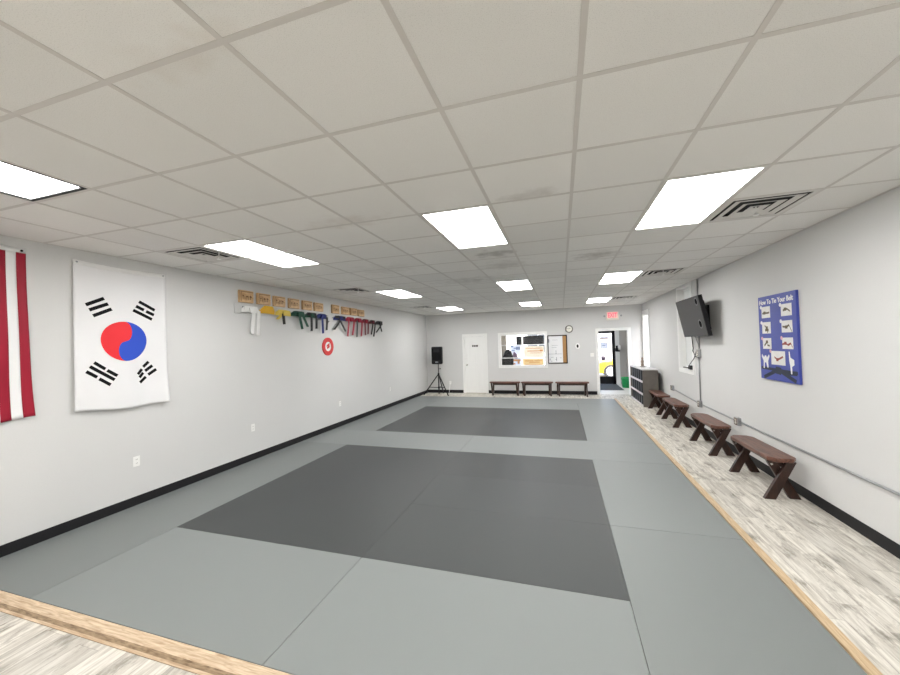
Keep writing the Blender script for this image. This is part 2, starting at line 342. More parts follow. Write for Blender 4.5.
IW = (-2.02, -0.52, 0.96, 2.02)       # glazed opening to the lobby
DW = (1.16, 2.06, FZ - .1, 2.06)      # open doorway
DL = (-3.33, -2.57, FZ - .1, 2.03)    # closed white door
wall_with_holes('wall_back', 'y', YB, YB + .12, XL, XR, FZ - .1, H + .1, [IW, DW, DL])

# ceiling: tiles with openings for the light troffers and the diffusers
def cell(i, j): return GX + i * T, GX + (i + 1) * T, GY + j * T, GY + (j + 1) * T
LIGHTS = [(-6, 2), (-2, 2), (1, 2), (-6, 8), (-2, 8), (1, 8), (-6, 14), (-2, 14), (1, 14), (-6, -2), (-2, -4), (1, -4), (-6, -10), (-2, -10), (1, -10)]
VENTS = [(2, 3), (2, 8), (2, 14), (-7, 2), (-7, 7), (-7, 13)]
holes = {(i, j + k) for i, j in LIGHTS for k in (0, 1)} | set(VENTS)
mb = MB()
xs = sorted([XL - .1, XR + .1] + [GX + i * T for i in range(-9, 6) if XL < GX + i * T < XR]); ys = sorted([YF - .1, YB + 3.1] + [GY + j * T for j in range(-14, 24) if YF < GY + j * T < YB + 3])
gi = lambda x: math.floor((x - GX) / T); gj = lambda y: math.floor((y - GY) / T)
for i in range(len(xs) - 1):
    for j in range(len(ys) - 1):
        if (gi((xs[i] + xs[i + 1]) / 2), gj((ys[j] + ys[j + 1]) / 2)) in holes: continue
        mb.face([mb.bm.verts.new(p) for p in ((xs[i], ys[j], H), (xs[i], ys[j + 1], H), (xs[i + 1], ys[j + 1], H), (xs[i + 1], ys[j], H))])
mb.box(XL - .1, XR + .1, YF - .1, YB + 3.1, H + .16, H + .2)
struct(mb.build('ceiling', 'ceil', smooth='flat'))
mb = MB(); hw = 0.012
for x in xs[1:-1]: mb.box(x - hw, x + hw, YF, YB, H - .0022, H + .03)
for y in ys[1:-1]:
    if y < YB: mb.box(XL, XR, y - hw, y + hw, H - .0020, H + .03)
mb.box(XL, XL + .022, YF, YB, H - .0016, H + .02); mb.box(XR - .022, XR, YF, YB, H - .0016, H + .02); mb.box(XL, XR, YB - .022, YB, H - .0018, H + .02)
o = struct(mb.build('trim_1', 'tbar'))

# baseboards
BT = 0.10
struct(box('baseboard_left', 'black', (XL, XL + .008, YF, YB, FZ, BT), bevel=.003))
struct(box('baseboard_right', 'black', (XR - .008, XR, YF, YB - .0, FZ, BT), bevel=.003))
mb = MB()
for a, b in ((XL + .01, -3.41), (-2.49, 1.08)): mb.box(a, b, YB - .008, YB, FZ, BT)
struct(mb.build('baseboard_back', 'black'))
# wooden borders that hold the mats
struct(MB().prism([(XL, 1.512, FZ), (XL, 1.512, FZ + .004), (XL, 1.530, FZ + .007), (XL, 1.545, .015), (XL, 1.552, .017), (XL, 1.628, .012), (XL, 1.628, FZ)], (1.53 - XL, 0, 0)).build('trim_2', ['lumber', 'lumber_shaded'], bevel=.001))
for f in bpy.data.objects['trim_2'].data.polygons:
    if f.normal.y < -.5 and abs(f.normal.x) < .5 and f.area > .015: f.material_index = 1  # camera-facing side: its shade is put into a darker, mottled brown
struct(box('trim_3', 'lumber_y', (1.462, 1.525, 1.632, 11.78, FZ, .006), bevel=.002))

# ------------------------------------------------------------------ floor mats
def shade(name, c, k): return mat(name, [x * k for x in c], 0.46, spec=0.42, bump=0.25, bscale=420, var=0.05, vscale=160)
LG, DG = (0.212, 0.229, 0.227), (0.048, 0.053, 0.054)
MATS = [
 ('L', 1.0, -3.757, -1.65, 1.642, 2.70, 'light grey mat at the front between the left strip and the long seam'),
 ('L', 1.03, -1.65, 0.389, 1.642, 2.70, 'light grey mat in front of the big dark square, camera side of it'),
 ('L', .86, XL + .012, -3.757, 1.642, 5.735, 'long light grey mat along the wall under the two flags'),
 ('L', .95, 0.389, 1.455, 1.642, 3.75, 'light grey mat nearest the camera beside the pale plank strip'),
 ('L', 1.0, 0.389, 1.455, 3.75, 5.735, 'light grey mat level with the first two benches beside the plank strip'),
 ('L', 1.0, XL + .012, -1.65, 5.735, 6.794, 'light grey cross mat between the dark areas, flag wall half'),
 ('L', 1.03, -1.65, 1.455, 5.735, 6.794, 'light grey cross mat between the dark areas, bench side half'),
 ('D', .93, -3.757, -1.65, 2.70, 5.735, 'dark grey mat making the flag side of the near dark square'),
 ('D', 1.0, -1.65, 0.389, 2.70, 3.75, 'dark grey mat at the front bench-side corner of near dark square'),
 ('D', 1.04, -1.65, 0.389, 3.75, 4.70, 'dark grey mat in the middle row of the near dark square'),
 ('D', .93, -1.65, 0.389, 4.70, 5.735, 'dark grey mat in the back row of the near dark square'),
 ('D', .95, -3.757, 0.389, 6.794, 9.758, 'far dark grey mat area in front of the small benches'),
 ('L', .88, XL + .012, -3.757, 6.794, 10.73, 'long light grey mat along the wall under the belts'),
 ('L', 1.0, 0.389, 1.455, 6.794, 10.73, 'light grey mat beside the plank strip level with the shelf and far benches'),
 ('L', .97, -3.757, 0.389, 9.758, 10.73, 'light grey mat just beyond the far dark area'),
 ('L', .97, XL + .012, 1.455, 10.73, 11.70, 'last light grey mat before the plank floor under the small benches'),
]
for k, (sh, f, x0, x1, y0, y1, lab) in enumerate(MATS):
    g = .0016 if sh == 'L' else .0007
    o = box('floor_mat', shade('mat_%d' % k, LG if sh == 'L' else DG, f), (x0 + g, x1 - g, y0 + g, y1 - g, FZ, 0), bevel=.0015 if sh == 'L' else .0008)
    tag(o, lab, 'floor mat', 'martial arts floor mats')

# ------------------------------------------------------------------ ceiling lights and diffusers
LL = {(-6, 2): 'lit ceiling panel beside the vent nearest the white flag', (-2, 2): 'lit ceiling panel over the near dark square, middle of first row', (1, 2): 'large lit ceiling panel beside the big square vent above the benches',
      (-6, 8): 'lit ceiling panel above the row of wooden plaques and belts', (-2, 8): 'lit ceiling panel in the middle line, second from the camera', (1, 8): 'lit ceiling panel beside the vent near the wall screen',
      (-6, 14): 'lit ceiling panel above the loudspeaker corner', (-2, 14): 'small far lit ceiling panel in the middle line before the glazed opening', (1, 14): 'far lit ceiling panel just before the exit sign',
      (-6, -2): 'black-edged lit ceiling panel cut by the frame above the striped flag'}
for (i, j) in LIGHTS:
    LL.setdefault((i, j), 'unseen ceiling panel added at the camera end to brighten the hall')  # panels not listed above are unseen, added to brighten the near ceiling and walls
    x0, x1, y0, _ = cell(i, j); y1 = y0 + 2 * T
    t = thing('ceiling_light', LL[(i, j)], 'ceiling light', ((x0 + x1) / 2, (y0 + y1) / 2, H), 'fluorescent ceiling panels')
    blk = (i, j) == (-6, -2); a = .012; w = .034 if blk else .03
    mb = MB()
    for b in ((x0 + a, x1 - a, y0 + a, y0 + w), (x0 + a, x1 - a, y1 - w, y1 - a), (x0 + a, x0 + w, y0 + w, y1 - w), (x1 - w, x1 - a, y0 + w, y1 - w)): mb.box(*b, H - .0028, H + .03)
    mb.build('frame', 'dark' if blk else 'vent', t)
    mb = MB()
    for b in ((x0 + a, x1 - a, y0 + a, y0 + a + .004, H + .03, H + .11), (x0 + a, x1 - a, y1 - a - .004, y1 - a, H + .03, H + .11), (x0 + a, x0 + a + .004, y0 + a, y1 - a, H + .03, H + .11), (x1 - a - .004, x1 - a, y0 + a, y1 - a, H + .03, H + .11), (x0 + a, x1 - a, y0 + a, y1 - a, H + .11, H + .115)): mb.box(*b)
    mb.build('housing', 'vent', t)
    box('diffuser', 'diff', (x0 + w, x1 - w, y0 + w, y1 - w, H + .006, H + .010), t)
    if blk:
        mb = MB(); xc = (x0 + x1) / 2
        for dx in (-.13, .13): mb.box(xc + dx - .003, xc + dx + .003, y0 + w, y1 - w, H + .002, H + .006)
        mb.box(x0 + w, x1 - w, y1 - .42, y1 - .414, H + .002, H + .006)
        mb.build('divider', 'white', t)
VL = {(2, 3): 'large square ceiling vent beside the big lit panel over the benches', (2, 8): 'square ceiling vent above the wall screen', (2, 14): 'far square ceiling vent above the corner shelf',
      (-7, 2): 'square ceiling vent above the white flag', (-7, 7): 'square ceiling vent above the wooden plaques', (-7, 13): 'small far square ceiling vent near the loudspeaker corner'}
for (i, j) in VENTS:
    x0, x1, y0, y1 = cell(i, j); cx, cy = (x0 + x1) / 2, (y0 + y1) / 2
    t = thing('ceiling_vent', VL[(i, j)], 'vent', (cx, cy, H), 'square air diffusers')
    box('backing', 'dark', (x0 + .014, x1 - .014, y0 + .014, y1 - .014, H + .057, H + .062), t)
    mb = MB(); e = T / 2 - .013
    for b in ((-e, e, -e, -e + .003), (-e, e, e - .003, e), (-e, -e + .003, -e, e), (e - .003, e, -e, e)): mb.box(cx + b[0], cx + b[1], cy + b[2], cy + b[3], H + .004, H + .11)
    mb.build('duct_collar', 'dark', t)
    mb = MB(); o_, q_ = T / 2 - .013, T / 2 - .045      # flat outer rim
    for b in ((-o_, o_, -o_, -q_), (-o_, o_, q_, o_), (-o_, -q_, -q_, q_), (q_, o_, -q_, q_)): mb.box(cx + b[0], cx + b[1], cy + b[2], cy + b[3], H - .002, H + .004)
    mb.build('rim', 'vent', t)
    for r0, r1, z0, z1 in ((.235, .185, H - .003, H + .006), (.150, .105, H - .004, H + .006), (.070, .02, H - .005, H + .005)):
        mb = MB()
        lo = [(cx + a * r0, cy + b * r0, z0) for a, b in ((-1, -1), (1, -1), (1, 1), (-1, 1))]; hi = [(cx + a * r1, cy + b * r1, z1) for a, b in ((-1, -1), (1, -1), (1, 1), (-1, 1))]
        lv = [mb.bm.verts.new(p) for p in lo]; hv = [mb.bm.verts.new(p) for p in hi]
        for k in range(4): mb.face([lv[k], lv[(k + 1) % 4], hv[(k + 1) % 4], hv[k]])
        mb.build('louver', 'vent', t, solid=.002)
    sx, sy = (cx + .06, cy + .14)
    MB().lathe([(.007, .06), (.007, -.018), (.024, -.02), (.024, -.026), (.004, -.028)], (sx, sy, H), seg=12).build('damper_lever', 'white', t)

# ------------------------------------------------------------------ flags on the left wall
def wobble(u, v, k, s): return k * (math.sin(9 * u + 3.1 * v + s) * .5 + math.sin(17 * u - 5 * v + 2 * s) * .25 + math.sin(4 * u + 8 * v + s) * .35)
def make_flag(y0, y1, z0, z1, seed, sag, flare, amp):
    def surf(y, z, lift=0):
        u = (y - y0) / (y1 - y0); v = (z1 - z) / (z1 - z0)
        drop = sag * 4 * u * (1 - u) * (1 - v)                     # the top hem sags between its two pins
        yy = y + flare * v * v * (u - .3); zz = z - drop - (0 if flare else .035 * u * v) + .012 * math.sin(7 * u + seed) * v - .03 * v * v * (1 - u) * (1 if flare else 0)
        fall = max(0, v) ** 1.2
        return V((XL + .012 + .035 * fall + wobble(u, v, amp * (0.25 + .75 * fall), seed) + lift, yy, zz))
    return surf
# white flag with red and blue disc
ky0, ky1, kz0, kz1 = 2.41, 3.325, 1.165, 2.745
ks = make_flag(ky0, ky1, kz0, kz1, 1.3, .018, .0, .026)
kf = thing('national_flag', 'white flag with red and blue disc hung on the wall', 'flag', (XL + .02, (ky0 + ky1) / 2, kz0))
MB().grid(40, 64, lambda u, v: ks(ky0 + (ky1 - ky0) * u, kz1 - (kz1 - kz0) * v)).build('cloth', 'flagw', kf, smooth=True, solid=.003)
MB().grid(30, 2, lambda u, v: ks(ky0 + (ky1 - ky0) * u, kz1 - .045 * v, .0035)).build('header', 'paper', kf, smooth=True, solid=.003)
def on_flag(surf, polys, name, m, par, lift=.003):
    """flat outlines (y, z) laid onto the cloth"""
    mb = MB()
    for pl in polys:
        n = len(pl); c = V((sum(p[0] for p in pl) / n, sum(p[1] for p in pl) / n)); K = 5
        cv = mb.bm.verts.new(surf(c.x, c.y, lift)); prev = None
        for k in range(1, K + 1):
            ring = [mb.bm.verts.new(surf(c.x + (p[0] - c.x) * k / K, c.y + (p[1] - c.y) * k / K, lift)) for p in pl]
            for i in range(n):
                if prev is None: mb.face([cv, ring[i], ring[(i + 1) % n]])
                else: mb.face([prev[i], ring[i], ring[(i + 1) % n], prev[(i + 1) % n]])
            prev = ring
    return mb.build(name, m, par, smooth=True)
def px_flag(px, py):
    p = onL(px, py, .035); return (p.y, p.z)
cyy, czz = px_flag(125.2, 339.2); R_ = 0.222
def arc(c, r, a0, a1, n=28): return [(c[0] + r * math.cos(a0 + (a1 - a0) * i / n), c[1] + r * math.sin(a0 + (a1 - a0) * i / n)) for i in range(n + 1)]
# blue half-disc side with its lobe, red the other: drawn as grids between the two edges so the lobes stay exact
def halfdisc(sign):
    mb = MB(); n, k = 48, 10; rows = []
    for i in range(n + 1):
        z = R_ * math.cos(PI * i / n); out = math.sqrt(max(0, R_ * R_ - z * z))
        q = .62 * math.sqrt(max(0, (R_ / 2) ** 2 - (abs(z) - R_ / 2) ** 2)); mid = q if z > 0 else -q
        rows.append([mb.bm.verts.new(ks(cyy + mid + (sign * out - mid) * t / k, czz + z, .003)) for t in range(k + 1)])
    for i in range(n):
        for t in range(k): mb.face([rows[i][t], rows[i][t + 1], rows[i + 1][t + 1], rows[i + 1][t]])
    return mb
o = halfdisc(-1).build('disc_half', 'kred', kf, smooth=True); o['label'] = 'red half of the disc'
o = halfdisc(1).build('disc_half', 'kblue', kf, smooth=True); o['label'] = 'blue half of the disc'
def bars(segs, base):
    out = []
    for x0, y0, x1, y1 in segs:
        a = V(px_flag(60 + x0 / 7.5, base + y0 / 7.5)); b = V(px_flag(60 + x1 / 7.5, base + y1 / 7.5)); d = (b - a).normalized(); nn = V((-d.y, d.x)) * .0175
        out.append([tuple(a + nn), tuple(a * .5 + b * .5 + nn), tuple(b + nn), tuple(b - nn), tuple(a * .5 + b * .5 - nn), tuple(a - nn)])
    return out
for segs, base in (([(200, 408, 340, 352), (228, 445, 370, 392), (258, 488, 395, 430)], 250),
                   ([(597, 375, 715, 445), (575, 408, 632, 440), (648, 450, 708, 480), (553, 437, 692, 512)], 250),
                   ([(255, 242, 338, 285), (352, 293, 425, 328), (222, 275, 405, 360), (195, 315, 275, 352), (290, 362, 375, 400)], 330),
                   ([(668, 225, 627, 262), (617, 278, 583, 316), (697, 255, 643, 293), (628, 305, 597, 340), (725, 283, 668, 322), (650, 337, 602, 378)], 330)):
    on_flag(ks, bars(segs, base), 'trigram', 'ink', kf)
for y in (ky0 + .03, ky1 - .03):
    p = ks(y, kz1 - .022); MB().lathe([(.009, 0), (.009, .006), (.003, .008)], (p.x + .004, p.y, p.z), 'x', 12).build('grommet', 'metal', kf)
# red and white striped flag
uy0, uy1, uz0, uz1 = 1.20, 2.075, 1.19, 2.76
us = make_flag(uy0, uy1, uz0, uz1, .4, .0, .06, .03)
uf = thing('striped_flag', 'red and white striped flag hung vertically, cut by the frame', 'flag', (XL + .02, (uy0 + uy1) / 2, uz0))
n = 13; wst = (uy1 - uy0) / n
for k in range(n):
    a = uy0 + wst * k; top = uz1 - .04
    if k < 7: top = uz1 - .66
    MB().grid(4, 40, lambda u, v: us(a + wst * u, top - (top - uz0) * v)).build('stripe', 'flagr' if k % 2 == 0 else 'flagw', uf, smooth=True, solid=.003)
MB().grid(12, 16, lambda u, v: us(uy0 + wst * 7 * u, uz1 - .04 - .62 * v)).build('canton', 'canton', uf, smooth=True, solid=.003)
mb = MB()
for r in range(9):
    for c in range(6 if r % 2 == 0 else 5):
        cy_, cz_ = uy0 + wst * 7 * (.1 + .1 * r), uz1 - .04 - .62 * ((.5 + c) / 6 if r % 2 == 0 else (c + 1) / 6)
        pts = [us(cy_ + (.022 if q % 2 == 0 else .009) * math.sin(PI * q / 5), cz_ + (.022 if q % 2 == 0 else .009) * math.cos(PI * q / 5), .004) for q in range(10)]
        mb.face([mb.bm.verts.new(p) for p in pts])
mb.build('stars', 'paper', uf)
MB().grid(20, 1, lambda u, v: us(uy0 + (uy1 - uy0) * u, uz1 - .04 * v, .001)).build('header', 'paper', uf, smooth=True, solid=.004)
p = us(uy1 - .03, uz1 - .02); MB().lathe([(.010, 0), (.010, .006), (.004, .008)], (p.x + .003, p.y, p.z), 'x', 12).build('grommet', 'ink', uf)

# ------------------------------------------------------------------ outlets, plaques, belts, round sign on the left wall
def outlet(name, lab, c, ax, rough=True, grp='white wall outlets'):
    """duplex outlet; ax = wall it sits on"""
    t = thing(name, lab, 'outlet', c, grp)
    def bb(u0, u1, z0, z1, d0, d1):
        if ax == 'L': return (XL + d0, XL + d1, c[1] + u0, c[1] + u1, c[2] + z0, c[2] + z1)
        return (c[0] + u0, c[0] + u1, YB - d1, YB - d0, c[2] + z0, c[2] + z1)
    box('cover_plate', 'white', bb(-.036, .036, -.058, .058, 0, .006), t, bevel=.002)
    for z in (-.022, .022):
        s = box('socket', 'white', bb(-.016, .016, z - .014, z + .014, .006, .009), t, bevel=.003)
        mb = MB(); mb.box(*bb(-.008, -.005, z - .004, z + .007, .009, .0096)); mb.box(*bb(.005, .008, z - .004, z + .007, .009, .0096)); mb.build('slots', 'ink', s)
    return t
outlet('wall_outlet', 'white wall outlet below the white flag', (XL, 2.98, .50), 'L')
outlet('wall_outlet', 'white wall outlet under the white end of the belt rail', (XL, 4.65, .51), 'L')
outlet('wall_outlet', 'white wall outlet under the red round sign', (XL, 7.05, .50), 'L')
outlet('wall_outlet', 'white wall outlet on the belt wall nearest the loudspeaker', (XL, 9.54, .51), 'L')

box_ = [(4.41, 4.67, 2.51, 2.70), (4.76, 5.03, 2.512, 2.695), (5.11, 5.38, 2.51, 2.69), (5.48, 5.75, 2.51, 2.69), (5.85, 6.12, 2.512, 2.69), (6.20, 6.47, 2.512, 2.685), (6.79, 7.05, 2.513, 2.70), (7.16, 7.45, 2.515, 2.69), (7.51, 7.79, 2.517, 2.69), (7.86, 8.13, 2.517, 2.68)]
names_ = ['square wooden plaque above the white belt', 'square wooden plaque above the rolled golden belt', 'square wooden plaque above the yellow belt with black tail', 'square wooden plaque above the plain green belt', 'square wooden plaque above the green and black belt', 'square wooden plaque above the blue belt, last before the gap',
          'square wooden plaque above the crossed blue and black belt', 'square wooden plaque above the bright red belt', 'square wooden plaque above the red and black belt', 'square wooden plaque farthest along the belt rail']
for k, ((a, b, c, d), lab) in enumerate(zip(box_, names_)):
    t = thing('wooden_plaque', lab, 'wooden plaque', (XL, (a + b) / 2, c), 'wooden plaques over the belt rail')
    box('board', 'board', (XL, XL + .045, a, b, c, d), t, bevel=.004)
    mb = MB(); X = XL + .0455
    mb.box(X, X + .001, a + .018, b - .018, d - .024, d - .018); mb.box(X, X + .001, a + .018, a + .024, c + .018, d - .018)
    rr = random.Random(k)
    for q in range(5):                                              # burnt strokes of a few characters
        yy = a + .05 + q * .036; z_ = c + .045
        mb.box(X, X + .001, yy, yy + .009, z_, z_ + rr.uniform(.04, .085))
        if q % 2 == 0: mb.box(X, X + .001, yy - .008, yy + .024, z_ + .03 + .02 * rr.random(), z_ + .062)
    mb.build('engraving', 'brown_ink', t)

rails = []
for (a, b, z0, z1, lab) in ((4.33, 6.52, 2.335, 2.485, 'long white wooden rail holding the white, yellow, green and first blue belts'), (6.66, 9.10, 2.33, 2.465, 'long white wooden rail holding the red and black belts')):
    t = thing('belt_rail', lab, 'belt rail', (XL, (a + b) / 2, z0), 'white belt rails'); rails.append(t)
    box('rail_board', 'wall', (XL, XL + .02, a, b, z0, z1), t, bevel=.003)
    nn = 6
    for k in range(nn):
        y = a + .14 + (b - a - .28) * k / (nn - 1)
        MB().tube([(XL + .02, y, z1 - .05), (XL + .034, y, z1 - .046), (XL + .037, y, z1 - .035)], .006, 8).build('peg', 'metal', t, smooth=True)
def belt(lab, y0, y1, main, tails, tip=None, z=2.415, knot=True, roll=False, grp='coloured belts on the rail'):
    """martial arts belt folded over the rail: wrapped band, knot and hanging ends"""
    t = thing('martial_arts_belt', lab, 'belt', (XL + .045, (y0 + y1) / 2, z - .05), grp)
    X = XL + .05; yc = (y0 + y1) / 2
    for k in range(3 if not roll else 4):                              # layers of the folded band
        dz = (.022 if roll else .018) * (k - 1); x_ = X + .010 * k
        pts = [(x_, y0 + .02 * k + .004, z + dz), (x_ + .006, y0 + (y1 - y0) * .3, z + dz + .006), (x_ + .006, y0 + (y1 - y0) * .7, z + dz + .004), (x_, y1 - .02 * k - .004, z + dz)]
        m_ = main if k < 2 or tip is None else tip
        MB().ribbon(pts, (0, .05, 1), .062, .006).build('band', m_, t, bevel=.002)
    if knot: MB().obox((X + .04, yc, z - .005), (.014, 0, 0), (0, .045, .010), (0, -.008, .042)).build('knot', main, t, bevel=.010)
    for (ya, yb, zb, m_) in tails:
        za = z - .01
        pts = [(X + .042, ya, za), (X + .040, ya + (yb - ya) * .15, za - (za - zb) * .25), (X + .022, ya + (yb - ya) * .6, za - (za - zb) * .65), (X + .004, yb, zb)]
        MB().ribbon(pts, (0, 1, .12 * (1 if yb > ya else -1)), .066, .006).build('tail', m_, t, bevel=.002)
    return t
belt('white belt with long hanging end at the start of the rail', 4.42, 4.76, 'b_white', [(4.62, 4.615, 2.02, 'b_white'), (4.72, 4.735, 1.99, 'b_white')], z=2.40)
belt('rolled golden yellow belt without hanging ends on the rail', 4.77, 5.11, 'b_yellow', [], z=2.41, knot=False, roll=True)
belt('yellow belt with a black hanging tail', 5.12, 5.50, 'b_lemon', [(5.26, 5.33, 2.20, 'b_black'), (5.24, 5.16, 2.28, 'b_lemon')], z=2.40)
belt('plain dark green belt', 5.50, 5.88, 'b_green', [(5.68, 5.80, 2.13, 'b_green'), (5.78, 5.96, 2.18, 'b_green')], z=2.41)
belt('dark green belt with black hanging ends', 5.88, 6.24, 'b_green', [(6.02, 6.07, 2.10, 'b_black'), (6.17, 6.22, 2.15, 'b_black')], 'b_black', z=2.41)
belt('navy blue belt with black tail just before the rail gap', 6.22, 6.56, 'b_blue', [(6.36, 6.43, 2.06, 'b_blue'), (6.52, 6.55, 2.13, 'b_black')], z=2.41)
belt('blue belt with crossed black ends just after the rail gap', 6.80, 7.28, 'b_blue', [(7.02, 6.82, 2.15, 'b_black'), (6.98, 7.26, 2.12, 'b_black')], 'b_black', z=2.41)
belt('bright red belt with two red hanging ends', 7.26, 7.64, 'b_red', [(7.34, 7.34, 2.01, 'b_red'), (7.56, 7.55, 2.04, 'b_red')], z=2.41)
belt('red belt with one black hanging end', 7.62, 7.98, 'b_red', [(7.70, 7.74, 2.00, 'b_black'), (7.92, 7.94, 2.02, 'b_red')], z=2.405)
belt('dark red belt with short maroon ends', 7.96, 8.32, 'b_red', [(8.06, 8.14, 2.05, 'b_maroon'), (8.22, 8.27, 2.08, 'b_maroon')], 'b_maroon', z=2.40)
belt('maroon belt with black hanging ends', 8.33, 8.66, 'b_maroon', [(8.46, 8.44, 2.07, 'b_black'), (8.58, 8.56, 2.02, 'b_black')], 'b_black', z=2.395)
belt('black belt with crossed ends at the far end of the rail', 8.66, 9.08, 'b_black', [(8.94, 8.70, 2.13, 'b_black'), (8.84, 9.02, 2.16, 'b_black')], 'b_black', z=2.39)
tag(MB().tube([(XL + .006, 6.60, 2.45), (XL + .02, 6.60, 2.45), (XL + .02, 6.60, 2.32), (XL + .05, 6.61, 2.30), (XL + .055, 6.64, 2.325)], .009, 8).build('wall_hook', 'black', smooth=True), 'black wire hook on the wall in the gap between the belt rails', 'hook')
t = thing('round_sign', 'round red and white sign on the wall below the blue belts', 'sign', (XL, 6.645, 1.60))
c = (XL, 6.645, 1.785)
MB().lathe([(.19, .001), (.19, .018), (.183, .022), (.105, .022), (.10, .017), (.10, .001)], c, 'x', 40).build('red_ring', 'signred', t)
MB().lathe([(.104, .002), (.104, .016)], c, 'x', 32).build('white_field', 'paper', t)
mb = MB()
for pts in ([(-.03, -.055), (.045, -.02), (.06, .012), (.035, .03), (-.005, .012), (-.045, -.02)], [(.02, .02), (.06, .05), (.04, .075), (.005, .055), (-.045, .03), (-.06, -.005), (-.035, .0)]):
    mb.prism([(XL + .0162, 6.645 + a, 1.785 + b) for a, b in pts], (.002, 0, 0))
mb.build('emblem', 'signred', t)

# ------------------------------------------------------------------ poster on the right wall
PY0, PY1, PZ0, PZ1, PTH = 5.625, 4.84, 1.215, 2.245, .026
t = thing('instruction_poster', 'blue canvas poster with small photos showing how to tie a belt', 'poster', (XR, (PY0 + PY1) / 2, PZ0))
box('canvas', 'poster', (XR - PTH, XR, PY1, PY0, PZ0, PZ1), t, bevel=.004)
def P(u, v, d=0): return V((XR - PTH - d, PY0 + (PY1 - PY0) * u, PZ1 - (PZ1 - PZ0) * v))
def quad(mb, u0, u1, v0, v1, d=.001): mb.prism([P(u0, v0), P(u1, v0), P(u1, v1), P(u0, v1)], (-d, 0, 0))
text_part('title', 'How To Tie Your Belt', 'paper', t, P(.045, .098, .001), (0, -1, 0), (0, 0, 1), .082, .002, width=.70)
shots = [(.10, .345, .125, .262), (.10, .345, .312, .450), (.10, .345, .505, .635), (.635, .895, .128, .262), (.635, .895, .313, .445), (.635, .895, .502, .628), (.325, .69, .655, .815)]
curves = [[(.1, .6), (.35, .55), (.65, .58), (.9, .55)], [(.3, .3), (.55, .5), (.35, .75), (.75, .65), (.6, .9)], [(.2, .7), (.5, .35), (.55, .65), (.8, .7)], [(.2, .55), (.4, .45), (.6, .45), (.85, .65)],
          [(.1, .5), (.45, .55), (.7, .4), (.95, .95)], [(.0, .6), (.3, .5), (.55, .65), (.8, .5), (.95, .85)], [(.25, .45), (.45, .62), (.6, .55), (.85, .4)]]
for k, (u0, u1, v0, v1) in enumerate(shots):
    mb = MB(); quad(mb, u0, u1, v0, v1); s = mb.build('photo', 'shot', t)
    mb = MB(); pts = [P(u0 + (u1 - u0) * a, v0 + (v1 - v0) * b, .0016) for a, b in curves[k]]
    mb.ribbon(pts, [(0, .3, 1)] * len(pts), .022, .001); mb.obox(pts[1], (.0008, 0, 0), (0, .022, 0), (0, 0, .018))
    mb.build('belt_picture', 'belt_red' if k in (5, 6) else 'belt_ink', s)
    MB().lathe([(.022, 0), (.022, .0015)], P(u0 - .012, v0 + .004, .003), 'x', 16).build('step_marker', 'pinkish' if k in (2, 5, 6) else 'paper', t)
# white uniforms of the two printed figures
for pts in ([(.06, .70), (.12, .74), (.14, .715), (.18, .715), (.20, .74), (.26, .70), (.275, .72), (.23, .78), (.235, .86), (.20, .86), (.175, .80), (.13, .80), (.125, .87), (.09, .87), (.10, .78), (.05, .73)],
            [(.78, .655), (.80, .655), (.815, .72), (.90, .745), (.90, .80), (.845, .82), (.845, .90), (.815, .90), (.80, .80), (.785, .76)]):
    MB().prism([P(a, b, 0) for a, b in pts], (-.001, 0, 0)).build('figure_print', 'paper', t)
mb = MB()
for a, b, w in (((.03, .865), (.97, .885), .035), ((.46, .88), (.10, .98), .045), ((.54, .88), (.93, .975), .045), ((.43, .875), (.57, .885), .085), ((.66, .895), (.95, .888), .05)):
    A, B_ = P(*a, 0), P(*b, 0); d = (B_ - A).normalized(); sd = d.cross(V((1, 0, 0))) * (w / 2)
    mb.prism([A + sd, B_ + sd, B_ - sd, A - sd], (-.0008 - .0003 * ((a[0] * 10) % 3), 0, 0))
mb.build('belt_graphic', 'belt_dark', t)

# ------------------------------------------------------------------ windows of the right wall
def side_window(n, W, pane, m_pane):
    y0, y1, z0, z1 = W
    mb = MB(); c = .085; d = .018
    for b in ((y0 - c, y1 + c, z0 - c, z0), (y0 - c, y1 + c, z1, min(z1 + c, H - .004)), (y0 - c, y0, z0, z1), (y1, y1 + c, z0, z1)): mb.box(XR - d, XR, *b)
    f = struct(mb.build('window_%d' % n, 'white', bevel=.002))
    mb = MB()
    for b in ((y0, y1, z0, z0 + .008), (y0, y1, z1 - .008, z1), (y0, y0 + .008, z0, z1), (y1 - .008, y1, z0, z1)): mb.box(XR - .004, XR + .138, *b)
    mb.build('jamb_lining', 'white', f)
    mb = MB(); s = .04
    for b in ((y0, y1, z0, z0 + s), (y0, y1, z1 - s, z1), (y0, y0 + s, z0, z1), (y1 - s, y1, z0, z1)): mb.box(XR + .085, XR + .115, *b)
    mb.build('sash', 'white', f)
    box('pane', m_pane, (XR + .098, XR + .102, y0 + .03, y1 - .03, z0 + .03, z1 - .03), f)
    return f
side_window(1, W1, True, 'glass'); side_window(2, W2, True, 'frost')
y0, y1, z0, z1 = W1
t = thing('window_blind', 'white slatted blind in the narrow corner window above the shelf', 'window blind', (XR + .04, (y0 + y1) / 2, z0))
box('head_rail', 'white', (XR + .02, XR + .06, y0 + .01, y1 - .01, z1 - .05, z1 - .01), t)
mb = MB(); z = z0 + .03
while z < z1 - .06:
    mb.obox((XR + .04, (y0 + y1) / 2, z), (.013, 0, .018), (0, (y1 - y0) / 2 - .012, 0), (.0008, 0, -.0006)); z += .042
mb.build('slats', 'blind', t)
MB().tube([(XR + .02, y0 + .06, z1 - .05), (XR - .002, y0 + .05, z1 - .3), (XR - .004, y0 + .05, z1 - 1.0)], .004, 6).build('pull_cord', 'white', t)

